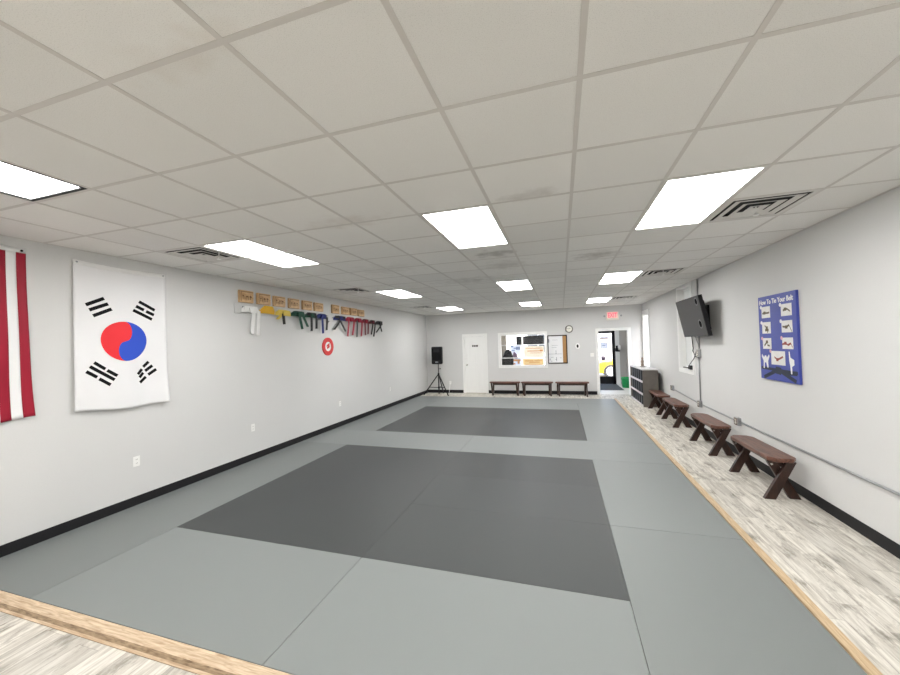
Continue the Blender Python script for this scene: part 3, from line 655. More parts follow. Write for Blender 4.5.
# ------------------------------------------------------------------ wall screen, conduit and boxes
tx, ty, tz = 2.25, 7.41, 2.115
t = thing('wall_screen', 'dark flat screen tilted down on a wall arm over the benches', 'screen', (tx, ty, tz - .35))
ang = math.radians(11); cn = V((-math.cos(ang), 0, -math.sin(ang))); cu_ = V((-math.sin(ang), 0, math.cos(ang))); cy_ = V((0, 1, 0)); cc = V((tx, ty, tz))
MB().obox(cc, cn * .03, cy_ * .60, cu_ * .345).build('casing', 'plastic', t, bevel=.006)
MB().obox(cc + cn * .031, cn * .002, cy_ * .585, cu_ * .315 ).build('display', 'screen', t)
MB().obox(cc - cn * .055, cn * .028, cy_ * .48, cu_ * .25).build('rear_housing', 'plastic', t, bevel=.015)
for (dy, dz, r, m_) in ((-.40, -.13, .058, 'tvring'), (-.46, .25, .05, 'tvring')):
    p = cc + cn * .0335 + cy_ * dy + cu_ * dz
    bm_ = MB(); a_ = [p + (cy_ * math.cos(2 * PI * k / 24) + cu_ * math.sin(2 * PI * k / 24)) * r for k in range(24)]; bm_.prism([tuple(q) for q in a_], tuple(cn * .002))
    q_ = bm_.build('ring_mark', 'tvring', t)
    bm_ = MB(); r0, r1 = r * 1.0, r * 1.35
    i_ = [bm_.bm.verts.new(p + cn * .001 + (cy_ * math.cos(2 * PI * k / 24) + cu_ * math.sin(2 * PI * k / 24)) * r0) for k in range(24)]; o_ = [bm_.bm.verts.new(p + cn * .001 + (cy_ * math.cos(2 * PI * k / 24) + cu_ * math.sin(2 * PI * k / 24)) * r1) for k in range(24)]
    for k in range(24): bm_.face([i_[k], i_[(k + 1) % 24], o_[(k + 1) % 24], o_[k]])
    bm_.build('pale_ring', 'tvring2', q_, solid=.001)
mb = MB(); mb.box(XR - .03, XR, ty - .12, ty + .12, tz - .2, tz + .2); mb.obox(((tx + XR) / 2 + .03, ty, tz), ((XR - tx) / 2 - .05, 0, 0), (0, .04, 0), (0, 0, .03))
mb.build('wall_arm', 'plastic', t)
# cables hanging from the screen
tag(MB().tube([(2.33, 7.75, 1.80), (2.36, 7.82, 1.66), (2.40, 7.93, 1.55), (2.42, 8.02, 1.50), (2.44, 7.96, 1.40), (2.452, 7.84, 1.38), (2.44, 7.76, 1.47)], .009, 8).build('power_cable', 'black', smooth=True), 'black cable looping from the screen down to the grey wall box', 'cable')
tag(MB().tube([(2.34, 7.62, 1.80), (2.40, 7.66, 1.64), (2.443, 7.76, 1.53)], .007, 8).build('video_cable', 'metal', smooth=True), 'short grey cable running from the screen into the wall box', 'cable')
tag(MB().tube([(2.36, 8.10, 1.18), (2.40, 8.15, 1.24), (2.45, 8.06, 1.36), (2.46, 7.95, 1.50)], .006, 8).build('plug_cable', 'black', smooth=True), 'thin black cable running from the window sill up to the wall box', 'cable')
t = thing('plug_adapter', 'small black plug adapter lying on the window sill under the screen', 'adapter', (2.46, 8.42, 1.125))
MB().tube([(2.475, 8.80, 1.135), (2.47, 8.55, 1.14), (2.45, 8.38, 1.15)], .012, 8).build('plug_lead', 'plastic', t, smooth=True)
box('adapter_body', 'plastic', (2.44, 2.50, 8.26, 8.40, 1.12, 1.20), t, bevel=.008)
cx = XR - .014
tag(MB().tube([(cx, 2.0, .50), (cx, 6.26, .505)], .0115, 10).build('conduit', 'metal', smooth=True), 'thin grey metal pipe along the wall behind the nearest bench', 'pipe')
tag(MB().tube([(cx, 6.42, .505), (cx, 7.78, .51)], .0115, 10).build('conduit', 'metal', smooth=True), 'thin grey metal pipe between the two metal wall boxes behind the second bench', 'pipe')
tag(MB().tube([(cx, 7.92, .51), (cx, 9.52, .575)], .0115, 10).build('conduit', 'metal', smooth=True), 'thin grey metal pipe running behind the two far benches', 'pipe')
tag(MB().tube([(cx, 7.85, .575), (cx, 7.85, 1.39)], .0115, 10).build('conduit', 'metal', smooth=True), 'upright grey metal pipe below the wall screen', 'pipe')
tag(MB().tube([(cx, 7.80, 1.55), (cx, 7.78, 2.84)], .0115, 10).build('conduit', 'metal', smooth=True), 'upright metal pipe from the screen to the ceiling', 'pipe')
def jbox(lab, y, z, h=.115, w=.115):
    t = thing('electrical_box', lab, 'electrical box', (XR, y, z), 'metal boxes on the wall pipe')
    box('box_body', 'metal', (XR - .05, XR, y - w / 2, y + w / 2, z - h / 2, z + h / 2), t, bevel=.006)
    box('cover', 'chrome', (XR - .054, XR - .05, y - w / 2 + .006, y + w / 2 - .006, z - h / 2 + .006, z + h / 2 - .006), t)
    for dz in (-.02, .02): MB().lathe([(.015, 0), (.015, .003)], (XR - .0575, y, z + dz), 'x', 12).build('socket', 'cream', t)
jbox('metal outlet box on the pipe behind the nearest two benches', 6.34, .51)
jbox('metal junction box where upright pipe meets the long pipe', 7.85, .515, .12, .10)
jbox('grey outlet box on the wall under the screen', 7.80, 1.46, .15, .09)
jbox('metal outlet box at the far end of the pipe above the far bench', 9.58, .60)

# ------------------------------------------------------------------ benches
def make_bench(lab, grp):
    """length along local y, seat 0.28 wide, crossed plank legs"""
    t = thing('wooden_bench', lab, 'bench', (0, 0, FZ), grp)
    hl, hw_, c, zt, th = .515, .13, .075, .455, .045
    pts = [(-hw_, -hl + c), (-hw_ + c * .7, -hl), (hw_ - c * .7, -hl), (hw_, -hl + c), (hw_, hl - c), (hw_ - c * .7, hl), (-hw_ + c * .7, hl), (-hw_, hl - c)]
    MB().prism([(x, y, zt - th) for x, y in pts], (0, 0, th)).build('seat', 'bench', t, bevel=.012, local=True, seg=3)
    for e in (-1, 1):
        for q, s in ((0, 1), (1, -1)):
            yc = e * (hl - .095) + (-.026 if q == 0 else .026)
            a, b = V((-s * .125, yc, .0)), V((s * .082, yc, zt - th)); d = (b - a).normalized(); w = .046
            k = w / d.z                                   # horizontal half-cut so both ends are flat
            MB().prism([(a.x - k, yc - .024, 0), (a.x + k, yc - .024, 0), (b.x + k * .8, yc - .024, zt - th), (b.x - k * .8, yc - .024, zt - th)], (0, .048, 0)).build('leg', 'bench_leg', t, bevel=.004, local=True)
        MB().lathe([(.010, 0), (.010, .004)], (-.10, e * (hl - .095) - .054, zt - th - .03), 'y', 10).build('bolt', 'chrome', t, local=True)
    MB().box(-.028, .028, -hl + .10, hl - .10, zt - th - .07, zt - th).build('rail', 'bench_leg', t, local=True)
    return t
G1, G2 = 'dark wooden benches along the right wall', 'dark wooden benches by the back wall'
b0 = make_bench('dark wooden bench nearest the camera, under the blue poster', G1); b0.location = (2.235, 5.24, FZ)
dup(b0, (2.235, 6.78, FZ), 0, 'dark wooden bench second from the camera, between the two metal wall boxes', G1)
dup(b0, (2.235, 8.61, FZ), 0, 'dark wooden bench third from the camera, beneath the wall screen', G1)
dup(b0, (2.235, 9.90, FZ), 0, 'dark wooden bench right up against the grey shelf end', G1)
dup(b0, (-1.855, 12.30, FZ), PI / 2, 'dark wooden bench next to the white door', G2)
dup(b0, (-.80, 12.30, FZ), PI / 2, 'dark wooden bench in the middle, under the glazed opening', G2)
dup(b0, (.30, 12.30, FZ), PI / 2, 'dark wooden bench nearest the open doorway, under the notice board', G2)

# ------------------------------------------------------------------ shelf with pigeonholes in the corner
sx0, sx1, sy0, sy1, sh = 2.0, 2.36, 10.46, 12.20, .965
t = thing('cubby_shelf', 'grey pigeonhole shelf unit in the corner by the doorway', 'shelf', ((sx0 + sx1) / 2, (sy0 + sy1) / 2, FZ))
for a in (sy0, sy1 - .025): box('side_panel', 'shelf_side', (sx0, sx1, a, a + .025, FZ, sh - .025), t, bevel=.002)
o = box('top', 'shelf_edge', (sx0 - .01, sx1 + .005, sy0 - .005, sy1 + .005, sh - .025, sh), t, bevel=.003); o['label'] = 'pale top board'
box('back_panel', 'shelf_in', (sx1 - .012, sx1, sy0 + .025, sy1 - .025, FZ + .04, sh - .025), t)
for z in (FZ + .01, .30, .625):
    s = box('shelf_board', 'shelf_in', (sx0 + .012, sx1 - .012, sy0 + .025, sy1 - .025, z, z + .025), t)
    box('edging', 'shelf_edge', (sx0, sx0 + .012, sy0 + .025, sy1 - .025, z - .018, z + .035), s)
for k in range(1, 6):
    y = sy0 + (sy1 - sy0) * k / 6
    for z0, z1 in ((FZ + .036, .30), (.326, .625), (.651, sh - .026)):
        d_ = box('divider', 'shelf_in', (sx0 + .014, sx1 - .013, y - .009, y + .009, z0, z1), t)
        box('edging', 'shelf_div', (sx0 + .002, sx0 + .014, y - .010, y + .010, z0, z1), d_)
t = thing('figurine', 'small brown figurine on a grey base on the shelf', 'figurine', (2.16, 11.25, sh))
MB().box(2.10, 2.22, 11.18, 11.30, sh, sh + .04).build('base', 'stone', t, bevel=.004)
MB().lathe([(.035, .04), (.045, .07), (.03, .11), (.042, .15), (.035, .19), (.015, .21), (.026, .235), (.028, .26), (.012, .285)], (2.16, 11.25, sh), seg=16).build('figure', 'brass', t, smooth=True)
tag(MB().obox((2.14, 11.75, sh + .015), (.10, .02, 0), (-.02, .14, 0), (0, 0, .015)).build('paper_stack', 'paper', bevel=.002), 'stack of white papers lying at the far end of the shelf', 'papers')
tag(MB().obox((2.13, 10.90, sh + .006), (.10, -.03, 0), (.03, .12, 0), (0, 0, .006)).build('paper_sheet', 'paper', bevel=.001), 'few loose white papers in front of the figurine on the shelf', 'papers')

# ------------------------------------------------------------------ back wall: door, glazed opening, notice board, clock, sign ...
def casing(name, h, d=.02, w=.075, sill=False):
    x0, x1, z0, z1 = h; mb = MB()
    for b in ((x0 - w, x0, z0, z1), (x1, x1 + w, z0, z1), (x0 - w, x1 + w, z1, z1 + w)) + (((x0 - w, x1 + w, z0 - w, z0),) if sill else ()):
        mb.box(b[0], b[1], YB - d, YB, b[2], b[3])
    mb.box(x0 - .001, x0 + .012, YB - d, YB + .12, z0, z1); mb.box(x1 - .012, x1 + .001, YB - d, YB + .12, z0, z1); mb.box(x0, x1, YB - d, YB + .12, z1 - .012, z1 + .001)
    if sill: mb.box(x0, x1, YB - d, YB + .12, z0 - .001, z0 + .012)
    return struct(mb.build(name, 'white', bevel=.003))
dd = casing('door_1', (DL[0], DL[1], FZ, DL[3]))
x0, x1, zt = DL[0] + .012, DL[1] - .012, DL[3] - .012
lf = box('door_leaf', 'white', (x0 + .003, x1 - .003, YB + .022, YB + .058, FZ + .012, zt - .003), dd, bevel=.002)
for a, b in ((1.05, 1.86), (.22, .92)):
    for c_, d_ in ((x0 + .11, (x0 + x1) / 2 - .03), ((x0 + x1) / 2 + .03, x1 - .11)):
        mb = MB()
        for q in ((c_, d_, a, a + .016), (c_, d_, b - .016, b), (c_, c_ + .016, a, b), (d_ - .016, d_, a, b)): mb.box(q[0], q[1], YB + .006, YB + .022, q[2], q[3])
        mb.box(c_ + .045, d_ - .045, YB + .016, YB + .022, a + .045, b - .045)
        mb.build('raised_panel', 'white', lf, bevel=.003)
MB().lathe([(.026, -.0), (.026, -.006), (.011, -.01), (.011, -.035), (.026, -.045), (.028, -.058), (.015, -.068)], (x0 + .065, YB + .022, 1.00), 'y', 16).build('door_knob', 'chrome', lf, smooth=True)
box('name_plate', 'ink', (-3.05, -2.84, YB + .012, YB + .020, 1.645, 1.705), lf)
box('door_stop', 'beige', (DL[0], DL[1], YB + .0, YB + .10, FZ, FZ + .010), dd)

ww = casing('window_3', IW, .022, .085, True)
mb = MB(); x0, x1, z0, z1 = IW
for z in (1.22, 1.665): mb.box(x0, x1, YB + .045, YB + .075, z - .014, z + .014)
mb.box(-1.30, -1.265, YB + .046, YB + .074, z0, z1)
mb.build('glazing_bars', 'white', ww)
box('pane', 'glass', (x0 + .01, x1 - .01, YB + .058, YB + .062, z0 + .01, z1 - .01), ww)
casing('door_2', (DW[0], DW[1], FZ, DW[3]))

nb = thing('notice_board', 'black-framed board, half whiteboard and half cork, beside the glazed opening', 'notice board', (-.115, YB, 1.02))
bx0, bx1, bz0, bz1 = -.43, .20, 1.015, 1.965; xm = .055
mb = MB()
for q in ((bx0, bx1, bz0, bz0 + .03), (bx0, bx1, bz1 - .03, bz1), (bx0, bx0 + .03, bz0, bz1), (bx1 - .03, bx1, bz0, bz1)): mb.box(q[0], q[1], YB - .03, YB - .002, q[2], q[3])
mb.build('frame', 'black', nb)
w_ = box('whiteboard', 'wboard', (bx0 + .03, xm, YB - .02, YB - .004, bz0 + .03, bz1 - .03), nb)
box('cork_panel', 'cork', (xm, bx1 - .03, YB - .02, YB - .004, bz0 + .03, bz1 - .03), nb)
mb = MB()
for (a, b, c, d) in ((-.17, 1.37, .012, .09), (-.19, 1.34, .05, .012), (-.40, 1.33, .42, .008), (-.37, 1.13, .015, .05), (-.34, 1.09, .05, .012), (-.16, 1.10, .014, .13), (-.19, 1.14, .05, .012), (-.395, 1.72, .02, .12), (-.3, 1.62, .2, .006), (-.3, 1.55, .16, .006), (-.28, 1.80, .18, .006), (-.33, 1.22, .08, .01), (-.05, 1.2, .06, .01)):
    mb.box(a, a + c, YB - .0212, YB - .02, b, b + d)
mb.build('marker_writing', 'marker', w_)
ck = thing('wall_clock', 'round wall clock with dark rim above the notice board', 'clock', (.275, YB, 2.03))
MB().lathe([(.115, -.002), (.125, -.02), (.12, -.035), (.102, -.035), (.1, -.028), (.1, -.002)], (.275, YB, 2.155), 'y', 32).build('rim', 'clockrim', ck)
fc = MB().lathe([(.101, -.005), (.101, -.02)], (.275, YB, 2.155), 'y', 32).build('face', 'clockface', ck)
mb = MB()
for a, l, w in ((.9, .05, .005), (-1.3, .075, .004)):
    d = V((math.sin(a), 0, math.cos(a))); s = V((d.z, 0, -d.x)); mb.obox(V((.275, YB - .0225, 2.155)) + d * l / 2, d * l / 2, s * w, (0, .001, 0))
mb.build('hands', 'ink', ck)
mb = MB()
for k in range(12):
    d = V((math.sin(k * PI / 6), 0, math.cos(k * PI / 6))); s = V((d.z, 0, -d.x)); mb.obox(V((.275, YB - .0205, 2.155)) + d * .088, d * .008, s * .003, (0, .0008, 0))
mb.build('hour_marks', 'ink', fc)
ov = thing('oval_wall_plate', 'small white oval plate with black centre on the back wall', 'wall plate', (.525, YB, 1.48))
def ellipse(c, a, b, n=28): return [(c[0] + a * math.cos(2 * PI * k / n), c[1], c[2] + b * math.sin(2 * PI * k / n)) for k in range(n)]
MB().prism(ellipse((.525, YB - .001, 1.58), .075, .10), (0, -.02, 0)).build('plate', 'white', ov, bevel=.005)
MB().prism(ellipse((.525, YB - .021, 1.58), .03, .055), (0, -.006, 0)).build('centre', 'ink', ov)
sw = thing('light_switch', 'white light switch plate beside the doorway', 'light switch', (.965, YB, 1.22))
box('switch_plate', 'white', (.91, 1.02, YB - .007, YB, 1.225, 1.345), sw, bevel=.002)
for x in (.945, .985): box('toggle', 'cream', (x - .008, x + .008, YB - .014, YB - .007, 1.27, 1.30), sw)
ex = thing('exit_sign', 'lit exit sign with two lamp heads above the doorway', 'exit sign', (1.60, YB, 2.375))
box('housing', 'cream', (1.425, 1.795, YB - .055, YB, 2.385, 2.655), ex, bevel=.012)
box('lit_face', 'exitface', (1.455, 1.765, YB - .058, YB - .055, 2.46, 2.64), ex)
text_part('lettering', 'EXIT', 'exitred', ex, (1.475, YB - .0595, 2.475), (1, 0, 0), (0, 0, 1), .21, .003, width=.27)
for s in (-1, 1):
    x = 1.61 + s * .245
    h = MB().lathe([(.012, .03), (.03, .0), (.042, -.04), (.04, -.05)], (x, YB - .045, 2.52), 'y', 16).build('lamp_head', 'white', ex, smooth=True)
    MB().lathe([(.036, -.0505), (.036, -.053)], (x, YB - .045, 2.52), 'y', 16).build('lens', 'metal', h)
    MB().tube([(1.61 + s * .18, YB - .03, 2.52), (x - s * .005, YB - .03, 2.52)], .012, 8).build('lamp_arm', 'cream', ex)
outlet('wall_outlet', 'white wall outlet on the back wall behind the speaker stand', (-3.90, YB, .36), 'B')

# ------------------------------------------------------------------ loudspeaker and stand
spx, spy = -4.19, 12.20
st = thing('speaker_stand', 'black tripod stand under the loudspeaker in the corner', 'speaker stand', (spx, spy, FZ))
MB().tube([(spx, spy, .02), (spx, spy, .72)], .022, 12).build('lower_pole', 'plastic', st, smooth=True)
MB().tube([(spx, spy, .70), (spx, spy, 1.07)], .016, 12).build('upper_pole', 'plastic', st, smooth=True)
MB().lathe([(.03, .66), (.034, .67), (.034, .74), (.026, .75)], (spx, spy, 0), seg=16).build('collar', 'plastic', st)
MB().lathe([(.03, .20), (.034, .21), (.034, .26), (.03, .27)], (spx, spy, 0), seg=16).build('lower_hub', 'plastic', st)
MB().tube([(spx + .02, spy - .02, .90), (spx + .09, spy - .05, .90)], .012, 8).build('height_pin', 'plastic', st)
MB().lathe([(.022, 0), (.026, .012), (.012, .03)], (spx + .09, spy - .05, .89), seg=10).build('knob', 'plastic', st)
for ang in (math.radians(200), math.radians(-35), math.radians(83)):
    L_ = .53
    if ang > 1 and ang < 3: L_ = .36
    d = V((math.cos(ang), math.sin(ang), 0)); a = V((spx, spy, .68)) + d * .03; b = V((spx, spy, FZ + .018)) + d * L_
    MB().tube([a, b], .018, 8).build('leg', 'plastic', st, smooth=True)
    MB().tube([V((spx, spy, .235)) + d * .03, a + (b - a) * .62], .011, 8).build('brace', 'plastic', st, smooth=True)
    MB().tube([b, b + (b - a).normalized() * .014], .02, 8).build('rubber_foot', 'black', st)
sp = thing('loudspeaker', 'black loudspeaker on the tripod stand in the corner', 'loudspeaker', (spx, spy, 1.07))
X0, X1, Z0, Z1 = spx - .205, spx + .205, 1.07, 1.685
MB().prism([(X0, spy - .16, Z0), (X1, spy - .16, Z0), (X1 - .08, spy + .16, Z0), (X0 + .08, spy + .16, Z0)], (0, 0, Z1 - Z0)).build('cabinet', 'plastic', sp, bevel=.035, seg=4)
MB().box(X0 + .035, X1 - .035, spy - .170, spy - .158, Z0 + .14, Z1 - .06).build('grille', 'grille', sp, bevel=.008)
MB().lathe([(.12, -.172), (.13, -.178), (.12, -.180), (.02, -.165)], (spx, spy, Z0 + .27), 'y', 28).build('woofer', 'grille', sp)
MB().box(spx - .11, spx + .11, spy - .178, spy - .168, Z1 - .19, Z1 - .09).build('horn', 'plastic', sp, bevel=.01)
box('badge', 'metal', (spx - .05, spx + .05, spy - .172, spy - .162, Z0 + .055, Z0 + .095), sp)
tag(MB().tube([(-3.905, YB - .014, .34), (-3.86, 12.40, .14), (-3.80, 12.12, FZ + .012), (-3.72, 12.02, FZ + .012), (-3.60, 12.12, FZ + .012), (-3.56, 12.22, FZ + .012)], .006, 8).build('extension_cord', 'white', smooth=True), 'white cord trailing from the outlet onto the floor by the stand', 'cord')

# ------------------------------------------------------------------ lobby beyond the back wall
LY = YB + 3.04; LX = 2.474
struct(box('wall_lobby_left', 'lobby', (-4.6, -4.5, YB + .12, LY + .1, FZ - .1, H + .1)))
struct(box('wall_lobby_right', 'lobbydk', (LX, LX + .17, YB + .12, LY + .1, FZ - .1, H + .1)))
FD = (.86, 2.06, FZ - .1, 2.13)                                   # front door opening
FW = (-3.9, .55, .35, 2.18)                                       # shop window
wall_with_holes('wall_lobby_front', 'y', LY, LY + .12, -4.5, LX, FZ - .1, H + .1, [FD, FW], 'lobbydk')
struct(box('trim_4', 'white', (2.065, 2.215, LY - .02, LY, FZ + .003, 2.25), bevel=.003))
struct(box('floor_lobby', 'tilefloor', (-4.5, LX, YB + .12, LY, FZ - .02, FZ + .003)))
fd = MB()
for q in ((FD[0], FD[0] + .10, FZ, FD[3]), (FD[1] - .115, FD[1], FZ, FD[3]), (FD[0], FD[1], FD[3] - .11, FD[3]), (FD[0], FD[1], FZ + .005, FZ + .30)): fd.box(q[0], q[1], LY + .03, LY + .08, q[2], q[3])
fd = struct(fd.build('door_3', 'black'))
box('pane', 'glass', (FD[0] + .1, FD[1] - .115, LY + .052, LY + .058, .28, FD[3] - .1), fd)
MB().tube([(FD[0] + .05, LY + .03, 1.1), (FD[0] + .05, LY - .03, 1.1), (FD[0] + .62, LY - .03, 1.1), (FD[0] + .62, LY + .03, 1.1)], .012, 8).build('push_bar', 'black', fd)
mb = MB()
for x in (FW[0], -2.4, -.95, FW[1] - .05): mb.box(x, x + .05, LY + .03, LY + .08, FW[2], FW[3])
mb.box(FW[0], FW[1], LY + .03, LY + .08, FW[2], FW[2] + .05); mb.box(FW[0], FW[1], LY + .03, LY + .08, FW[3] - .05, FW[3])
f4 = struct(mb.build('window_4', 'white'))
box('pane', 'glass', (FW[0], FW[1], LY + .053, LY + .057, FW[2], FW[3]), f4)
tag(box('door_mat', 'matgrey', (1.00, 2.06, YB + 1.15, LY - .06, FZ + .003, FZ + .012), bevel=.003), 'dark grey doormat inside the glass front door', 'doormat')
gb = thing('storage_bin', 'bright green plastic bin on the lobby floor seen through the doorway', 'bin', (2.275, 14.6, FZ + .003))
MB().lathe([(.15, 0), (.165, .02), (.19, .34), (.2, .35), (.2, .38), (.185, .38), (.17, .05), (.02, .04)], (2.275, 14.6, FZ + .004), seg=28).build('bin_body', 'bin', gb, smooth=True)
MB().lathe([(.203, .30), (.206, .31), (.206, .335), (.203, .34)], (2.275, 14.6, FZ + .004), seg=28).build('rim_band', 'bin', gb)
hs = thing('wall_dispenser', 'black and white dispenser beside the glass front door', 'dispenser', (2.06, LY, 1.3))
box('back_plate', 'plastic', (2.075, 2.225, LY - .03, LY - .021, 1.28, 1.52), hs)
box('reservoir', 'plastic', (2.05, 2.15, LY - .15, LY - .03, 1.29, 1.42), hs, bevel=.02)
o = box('cover', 'white', (2.155, 2.24, LY - .14, LY - .03, 1.34, 1.54), hs, bevel=.03); o['label'] = 'white cover'
# front desk things seen through the glazed opening
dk = thing('reception_desk', 'white reception desk behind the glazed opening', 'desk', (-1.6, 13.15, FZ + .003))
box('desk_top', 'white', (-2.4, -.5, 12.90, 13.45, .86, .90), dk, bevel=.004)
for x in (-2.38, -.56): box('desk_leg', 'white', (x, x + .05, 12.94, 13.41, FZ + .003, .86), dk)
mo = thing('computer_monitor', 'black monitor on the lobby desk, low corner of the glazed opening', 'monitor', (-1.96, 13.1, .90))
box('screen', 'screen', (-2.06, -1.74, 13.08, 13.11, .955, 1.20), mo, bevel=.006)
box('stand', 'plastic', (-1.92, -1.88, 13.10, 13.13, .90, 1.0), mo); box('foot', 'plastic', (-1.99, -1.81, 13.03, 13.19, .90, .91), mo)
ch = thing('office_chair', 'black high-backed office chair behind the monitor in the lobby', 'chair', (-1.98, 13.9, FZ + .003))
MB().box(-2.22, -1.74, 13.68, 14.12, .44, .52).build('seat', 'plastic', ch, bevel=.03)
MB().prism([(-2.18, 14.08, .60), (-1.80, 14.08, .60), (-1.76, 14.10, 1.15), (-1.86, 14.13, 1.42), (-1.98, 14.14, 1.52), (-2.10, 14.13, 1.42), (-2.20, 14.10, 1.15)], (0, .07, .01)).build('backrest', 'plastic', ch, bevel=.03)
MB().tube([(-1.98, 13.9, .08), (-1.98, 13.9, .45)], .03, 10).build('pedestal', 'plastic', ch)
mb = MB()
for k in range(5):
    d = V((math.cos(2 * PI * k / 5), math.sin(2 * PI * k / 5), 0)); mb.tube([V((-1.98, 13.9, .10)), V((-1.98, 13.9, .05)) + d * .28], .02, 8)
mb.build('base', 'plastic', ch)
for k in range(5):
    d = V((math.cos(2 * PI * k / 5), math.sin(2 * PI * k / 5), 0)) * .28; MB().lathe([(.026, -.012), (.026, .012)], (-1.98 + d.x, 13.9 + d.y, FZ + .03), 'x', 12).build('caster', 'plastic', ch)
tag(MB().prism([(-1.72, 14.06, 1.12), (-1.58, 14.05, 1.14), (-1.62, 14.05, 1.30), (-1.74, 14.06, 1.42), (-1.79, 14.06, 1.25)], (0, .03, 0)).build('draped_jacket', 'purple', bevel=.01), 'mauve jacket draped over the side of the office chair', 'jacket')
GY_ = LY - .04
def hang(name, lab, cat, m, x0, x1, z0, z1, y=GY_): return tag(box(name, m, (x0, x1, y, y + .012, z0, z1)), lab, cat)
def sheet(name, lab, m, x0, x1, z0, z1, lines, mline, y=GY_):
    t = thing(name, lab, 'sign', ((x0 + x1) / 2, y, z0)); box('sheet', m, (x0, x1, y, y + .006, z0, z1), t)
    mb = MB()
    for (a, b, c, d) in lines: mb.box(x0 + (x1 - x0) * a, x0 + (x1 - x0) * b, y - .002, y, z0 + (z1 - z0) * c, z0 + (z1 - z0) * d)
    mb.build('print', mline, t); return t
hang('roller_shade', 'wide black shade at the top of the shop window in the lobby', 'window shade', 'black', -1.545, -.685, 1.66, 2.02)
hang('roller_shade', 'narrow black shade beside the wide one in the lobby', 'window shade', 'black', -1.83, -1.60, 1.64, 2.02)
sheet('window_sign', 'cream sign with orange print in the shop window beneath the wide shade', 'signcream', -1.52, -.69, 1.12, 1.58, [(.1, .95, .78, .83), (.18, .9, .52, .60), (.8, .95, .5, .68), (.3, .9, .36, .40)], 'signorange')
sheet('window_sign', 'golden yellow sign low in the shop window', 'signyellow', -1.56, -.70, .68, 1.06, [(.1, .5, .7, .78), (.3, .8, .55, .62), (.1, .9, .3, .36), (.55, .9, .72, .78)], 'signorange')
sheet('window_sign', 'white sign with blue and orange print beside the office chair', 'signwhite', -2.08, -1.62, 1.22, 1.66, [(.05, .25, .75, .95), (.3, .6, .6, .72), (.5, .9, .5, .8), (.1, .4, .4, .5)], 'signblue')
sheet('window_sign', 'small white sign with an orange band low in the shop window', 'signwhite', -2.06, -1.62, .78, 1.12, [(.1, .9, .5, .75), (.2, .4, .1, .3), (.6, .8, .2, .5)], 'signorange')
sheet('door_notice', 'white notice with blue-grey outline taped to the glass front door', 'signwhite', 1.50, 1.80, 1.40, 1.66, [(.08, .92, .88, .94), (.08, .92, .06, .12), (.08, .13, .12, .88), (.87, .92, .12, .88), (.3, .7, .45, .6)], 'signblue', y=LY + .03)
sheet('door_notice', 'small grey-mauve notice low on the glass front door', 'purple', 1.53, 1.69, .93, 1.11, [(.15, .85, .6, .7)], 'signwhite', y=LY + .03)
sheet('door_notice', 'pale notice with an orange line high on the glass front door', 'signwhite', 1.48, 1.84, 1.76, 1.90, [(.1, .9, .4, .6)], 'signorange', y=LY + .03)
cp = thing('door_curtain', 'beige hanging curtain panel at the edge of the lobby view', 'curtain', (-2.33, LY - .5, .1))
MB().grid(24, 2, lambda u, v: V((-2.44 + .26 * u, LY - .5 + .02 * math.sin(u * 30), .08 + 2.1 * v))).build('fabric', 'beige', cp, smooth=True, solid=.006)
MB().tube([(-2.5, LY - .5, 2.2), (-2.0, LY - .5, 2.2)], .012, 8).build('rod', 'metal', cp)

# ------------------------------------------------------------------ outside the front door
struct(box('ground_outside', 'concrete', (-40, 60, LY + .12, 70, FZ - .2, FZ - .02)))
bd = thing('building', 'pale building across the parking lot seen through the glass door', 'building', (8, 46, FZ - .02))
box('facade', 'stucco', (-22, 34, 46, 52, FZ - .02, 6), bd); box('roof_edge', 'concrete', (-22.3, 34.3, 45.7, 52.3, 6, 6.4), bd)
for k in range(3): box('shopfront', 'carglass', (-20 + 8 * k, -16 + 8 * k, 45.95, 46, .3, 2.8), bd)
# yellow car, nose towards -x
car = thing('car', 'bright yellow car parked outside the glass front door', 'car', (3.4, 19.1, FZ - .02))
cx0, cy0, gz = 1.88, 18.3, FZ - .02
side = [(0, .30), (.02, .52), (.10, .66), (.5, .76), (1.15, .82), (1.75, .84), (3.55, .90), (4.10, .86), (4.25, .62), (4.25, .32), (3.95, .22), (.25, .22)]
MB().prism([(cx0 - .55 + x, cy0, gz + z) for x, z in side], (0, 1.72, 0)).build('body', 'yellow', car, bevel=.07, seg=3)
cab = [(1.15, .78), (1.85, 1.28), (2.2, 1.38), (3.0, 1.38), (3.5, 1.22), (3.95, .88)]
MB().prism([(cx0 - .55 + x, cy0 + .14, gz + z - .02) for x, z in cab], (0, 1.44, 0)).build('cabin', 'yellow', car, bevel=.06, seg=3)
for y in (cy0 + .132, cy0 + 1.58):
    MB().prism([(cx0 - .55 + x, y, gz + z) for x, z in ((1.45, .90), (1.92, 1.24), (2.3, 1.30), (2.9, 1.30), (3.3, 1.18), (3.55, .94))], (0, .014, 0)).build('side_window', 'carglass', car)
a, b = V((cx0 - .55 + 1.22, cy0 + .3, gz + .84)), V((cx0 - .55 + 1.80, cy0 + .3, gz + 1.26)); nn = V((-(b - a).z, 0, (b - a).x)).normalized() * .014
MB().prism([a + nn * .1, b + nn * .1, b + V((0, 1.12, 0)) + nn * .1, a + V((0, 1.12, 0)) + nn * .1], nn).build('windscreen', 'carglass', car)
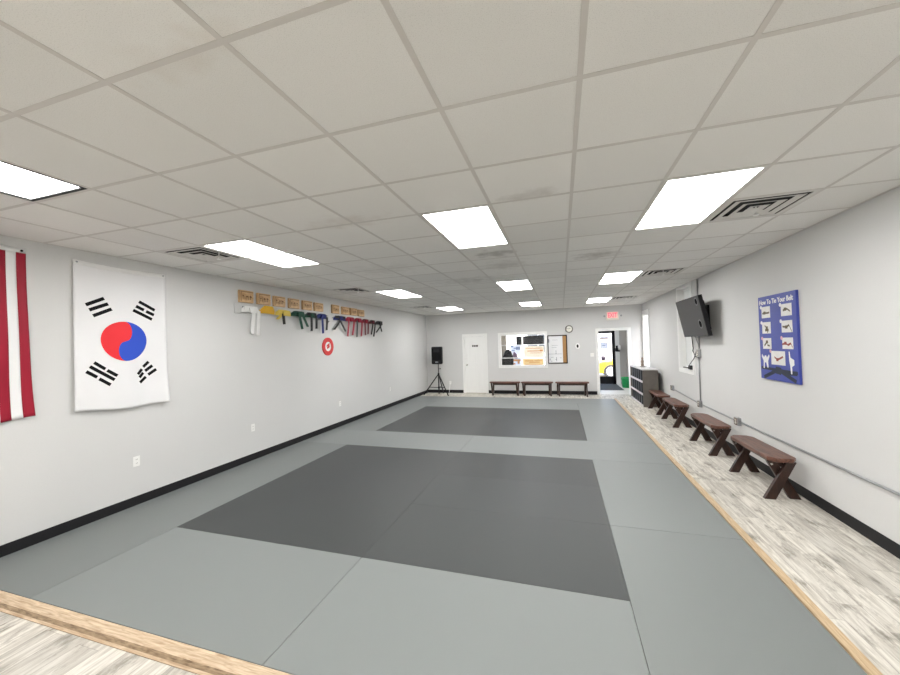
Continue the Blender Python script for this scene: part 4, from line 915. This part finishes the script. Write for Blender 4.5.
for wx in (cx0 - .55 + .86, cx0 - .55 + 3.35):
    for wy in (cy0 + .04, cy0 + 1.68):
        w_ = MB().lathe([(.2, -.1), (.30, -.1), (.32, -.07), (.32, .07), (.30, .1), (.2, .1)], (wx, wy, gz + .32), 'y', 28).build('wheel', 'tyre', car)
        MB().lathe([(.205, -.105), (.19, -.112), (.06, -.10), (.05, -.115), (.05, .115), (.06, .10), (.19, .112), (.205, .105)], (wx, wy, gz + .32), 'y', 20).build('hubcap', 'lamp', w_)
for y in (cy0 + .22, cy0 + 1.5): MB().lathe([(.08, .06), (.1, .0), (.07, -.02)], (cx0 - .55 + .08, y, gz + .58), 'x', 16).build('headlamp', 'lamp', car)
# ground and daylight beside the right wall windows
struct(box('ground_side', 'concrete', (XR + .14, 40, -20, LY + .12, FZ - .2, FZ - .02)))

# ------------------------------------------------------------------ light: daylight outside, the lit panels inside
w = bpy.data.worlds.new('daylight'); S.world = w; w.use_nodes = True
bg = w.node_tree.nodes['Background']; sky = w.node_tree.nodes.new('ShaderNodeTexSky'); sky.sky_type = 'NISHITA'; sky.sun_disc = False; sky.sun_elevation = math.radians(50); sky.sun_rotation = math.radians(160); sky.air_density = 1.0; sky.dust_density = 3.0
w.node_tree.links.new(sky.outputs[0], bg.inputs['Color']); bg.inputs['Strength'].default_value = 1.0
sd = bpy.data.lights.new('sun', 'SUN'); so = bpy.data.objects.new('sun', sd); COL.objects.link(so); sd.energy = 9.0; sd.angle = math.radians(1.5); so.rotation_euler = (math.radians(38), math.radians(-14), 0)
# unseen lobby panel, added so the backlit signs do not go dark
for x in (-.3,):
    t = thing('ceiling_light', 'unseen ceiling panel added to brighten the lobby signs', 'ceiling light', (x, YB + 1.5, H - .04), 'added lobby ceiling panels')
    box('frame', 'vent', (x - .31, x + .31, YB + .88, YB + 2.12, H - .03, H - .002), t); box('diffuser', 'diff', (x - .28, x + .28, YB + .91, YB + 2.09, H - .038, H - .03), t)

S.view_settings.view_transform = 'Standard'; S.view_settings.look = 'None'; S.view_settings.gamma = 1.0; S.view_settings.use_curve_mapping = False
S.view_settings.exposure = 0.20
S.cycles.max_bounces = 10; S.cycles.diffuse_bounces = 6; S.cycles.transparent_max_bounces = 12; S.cycles.sample_clamp_indirect = 6
S.cycles.use_denoising = True
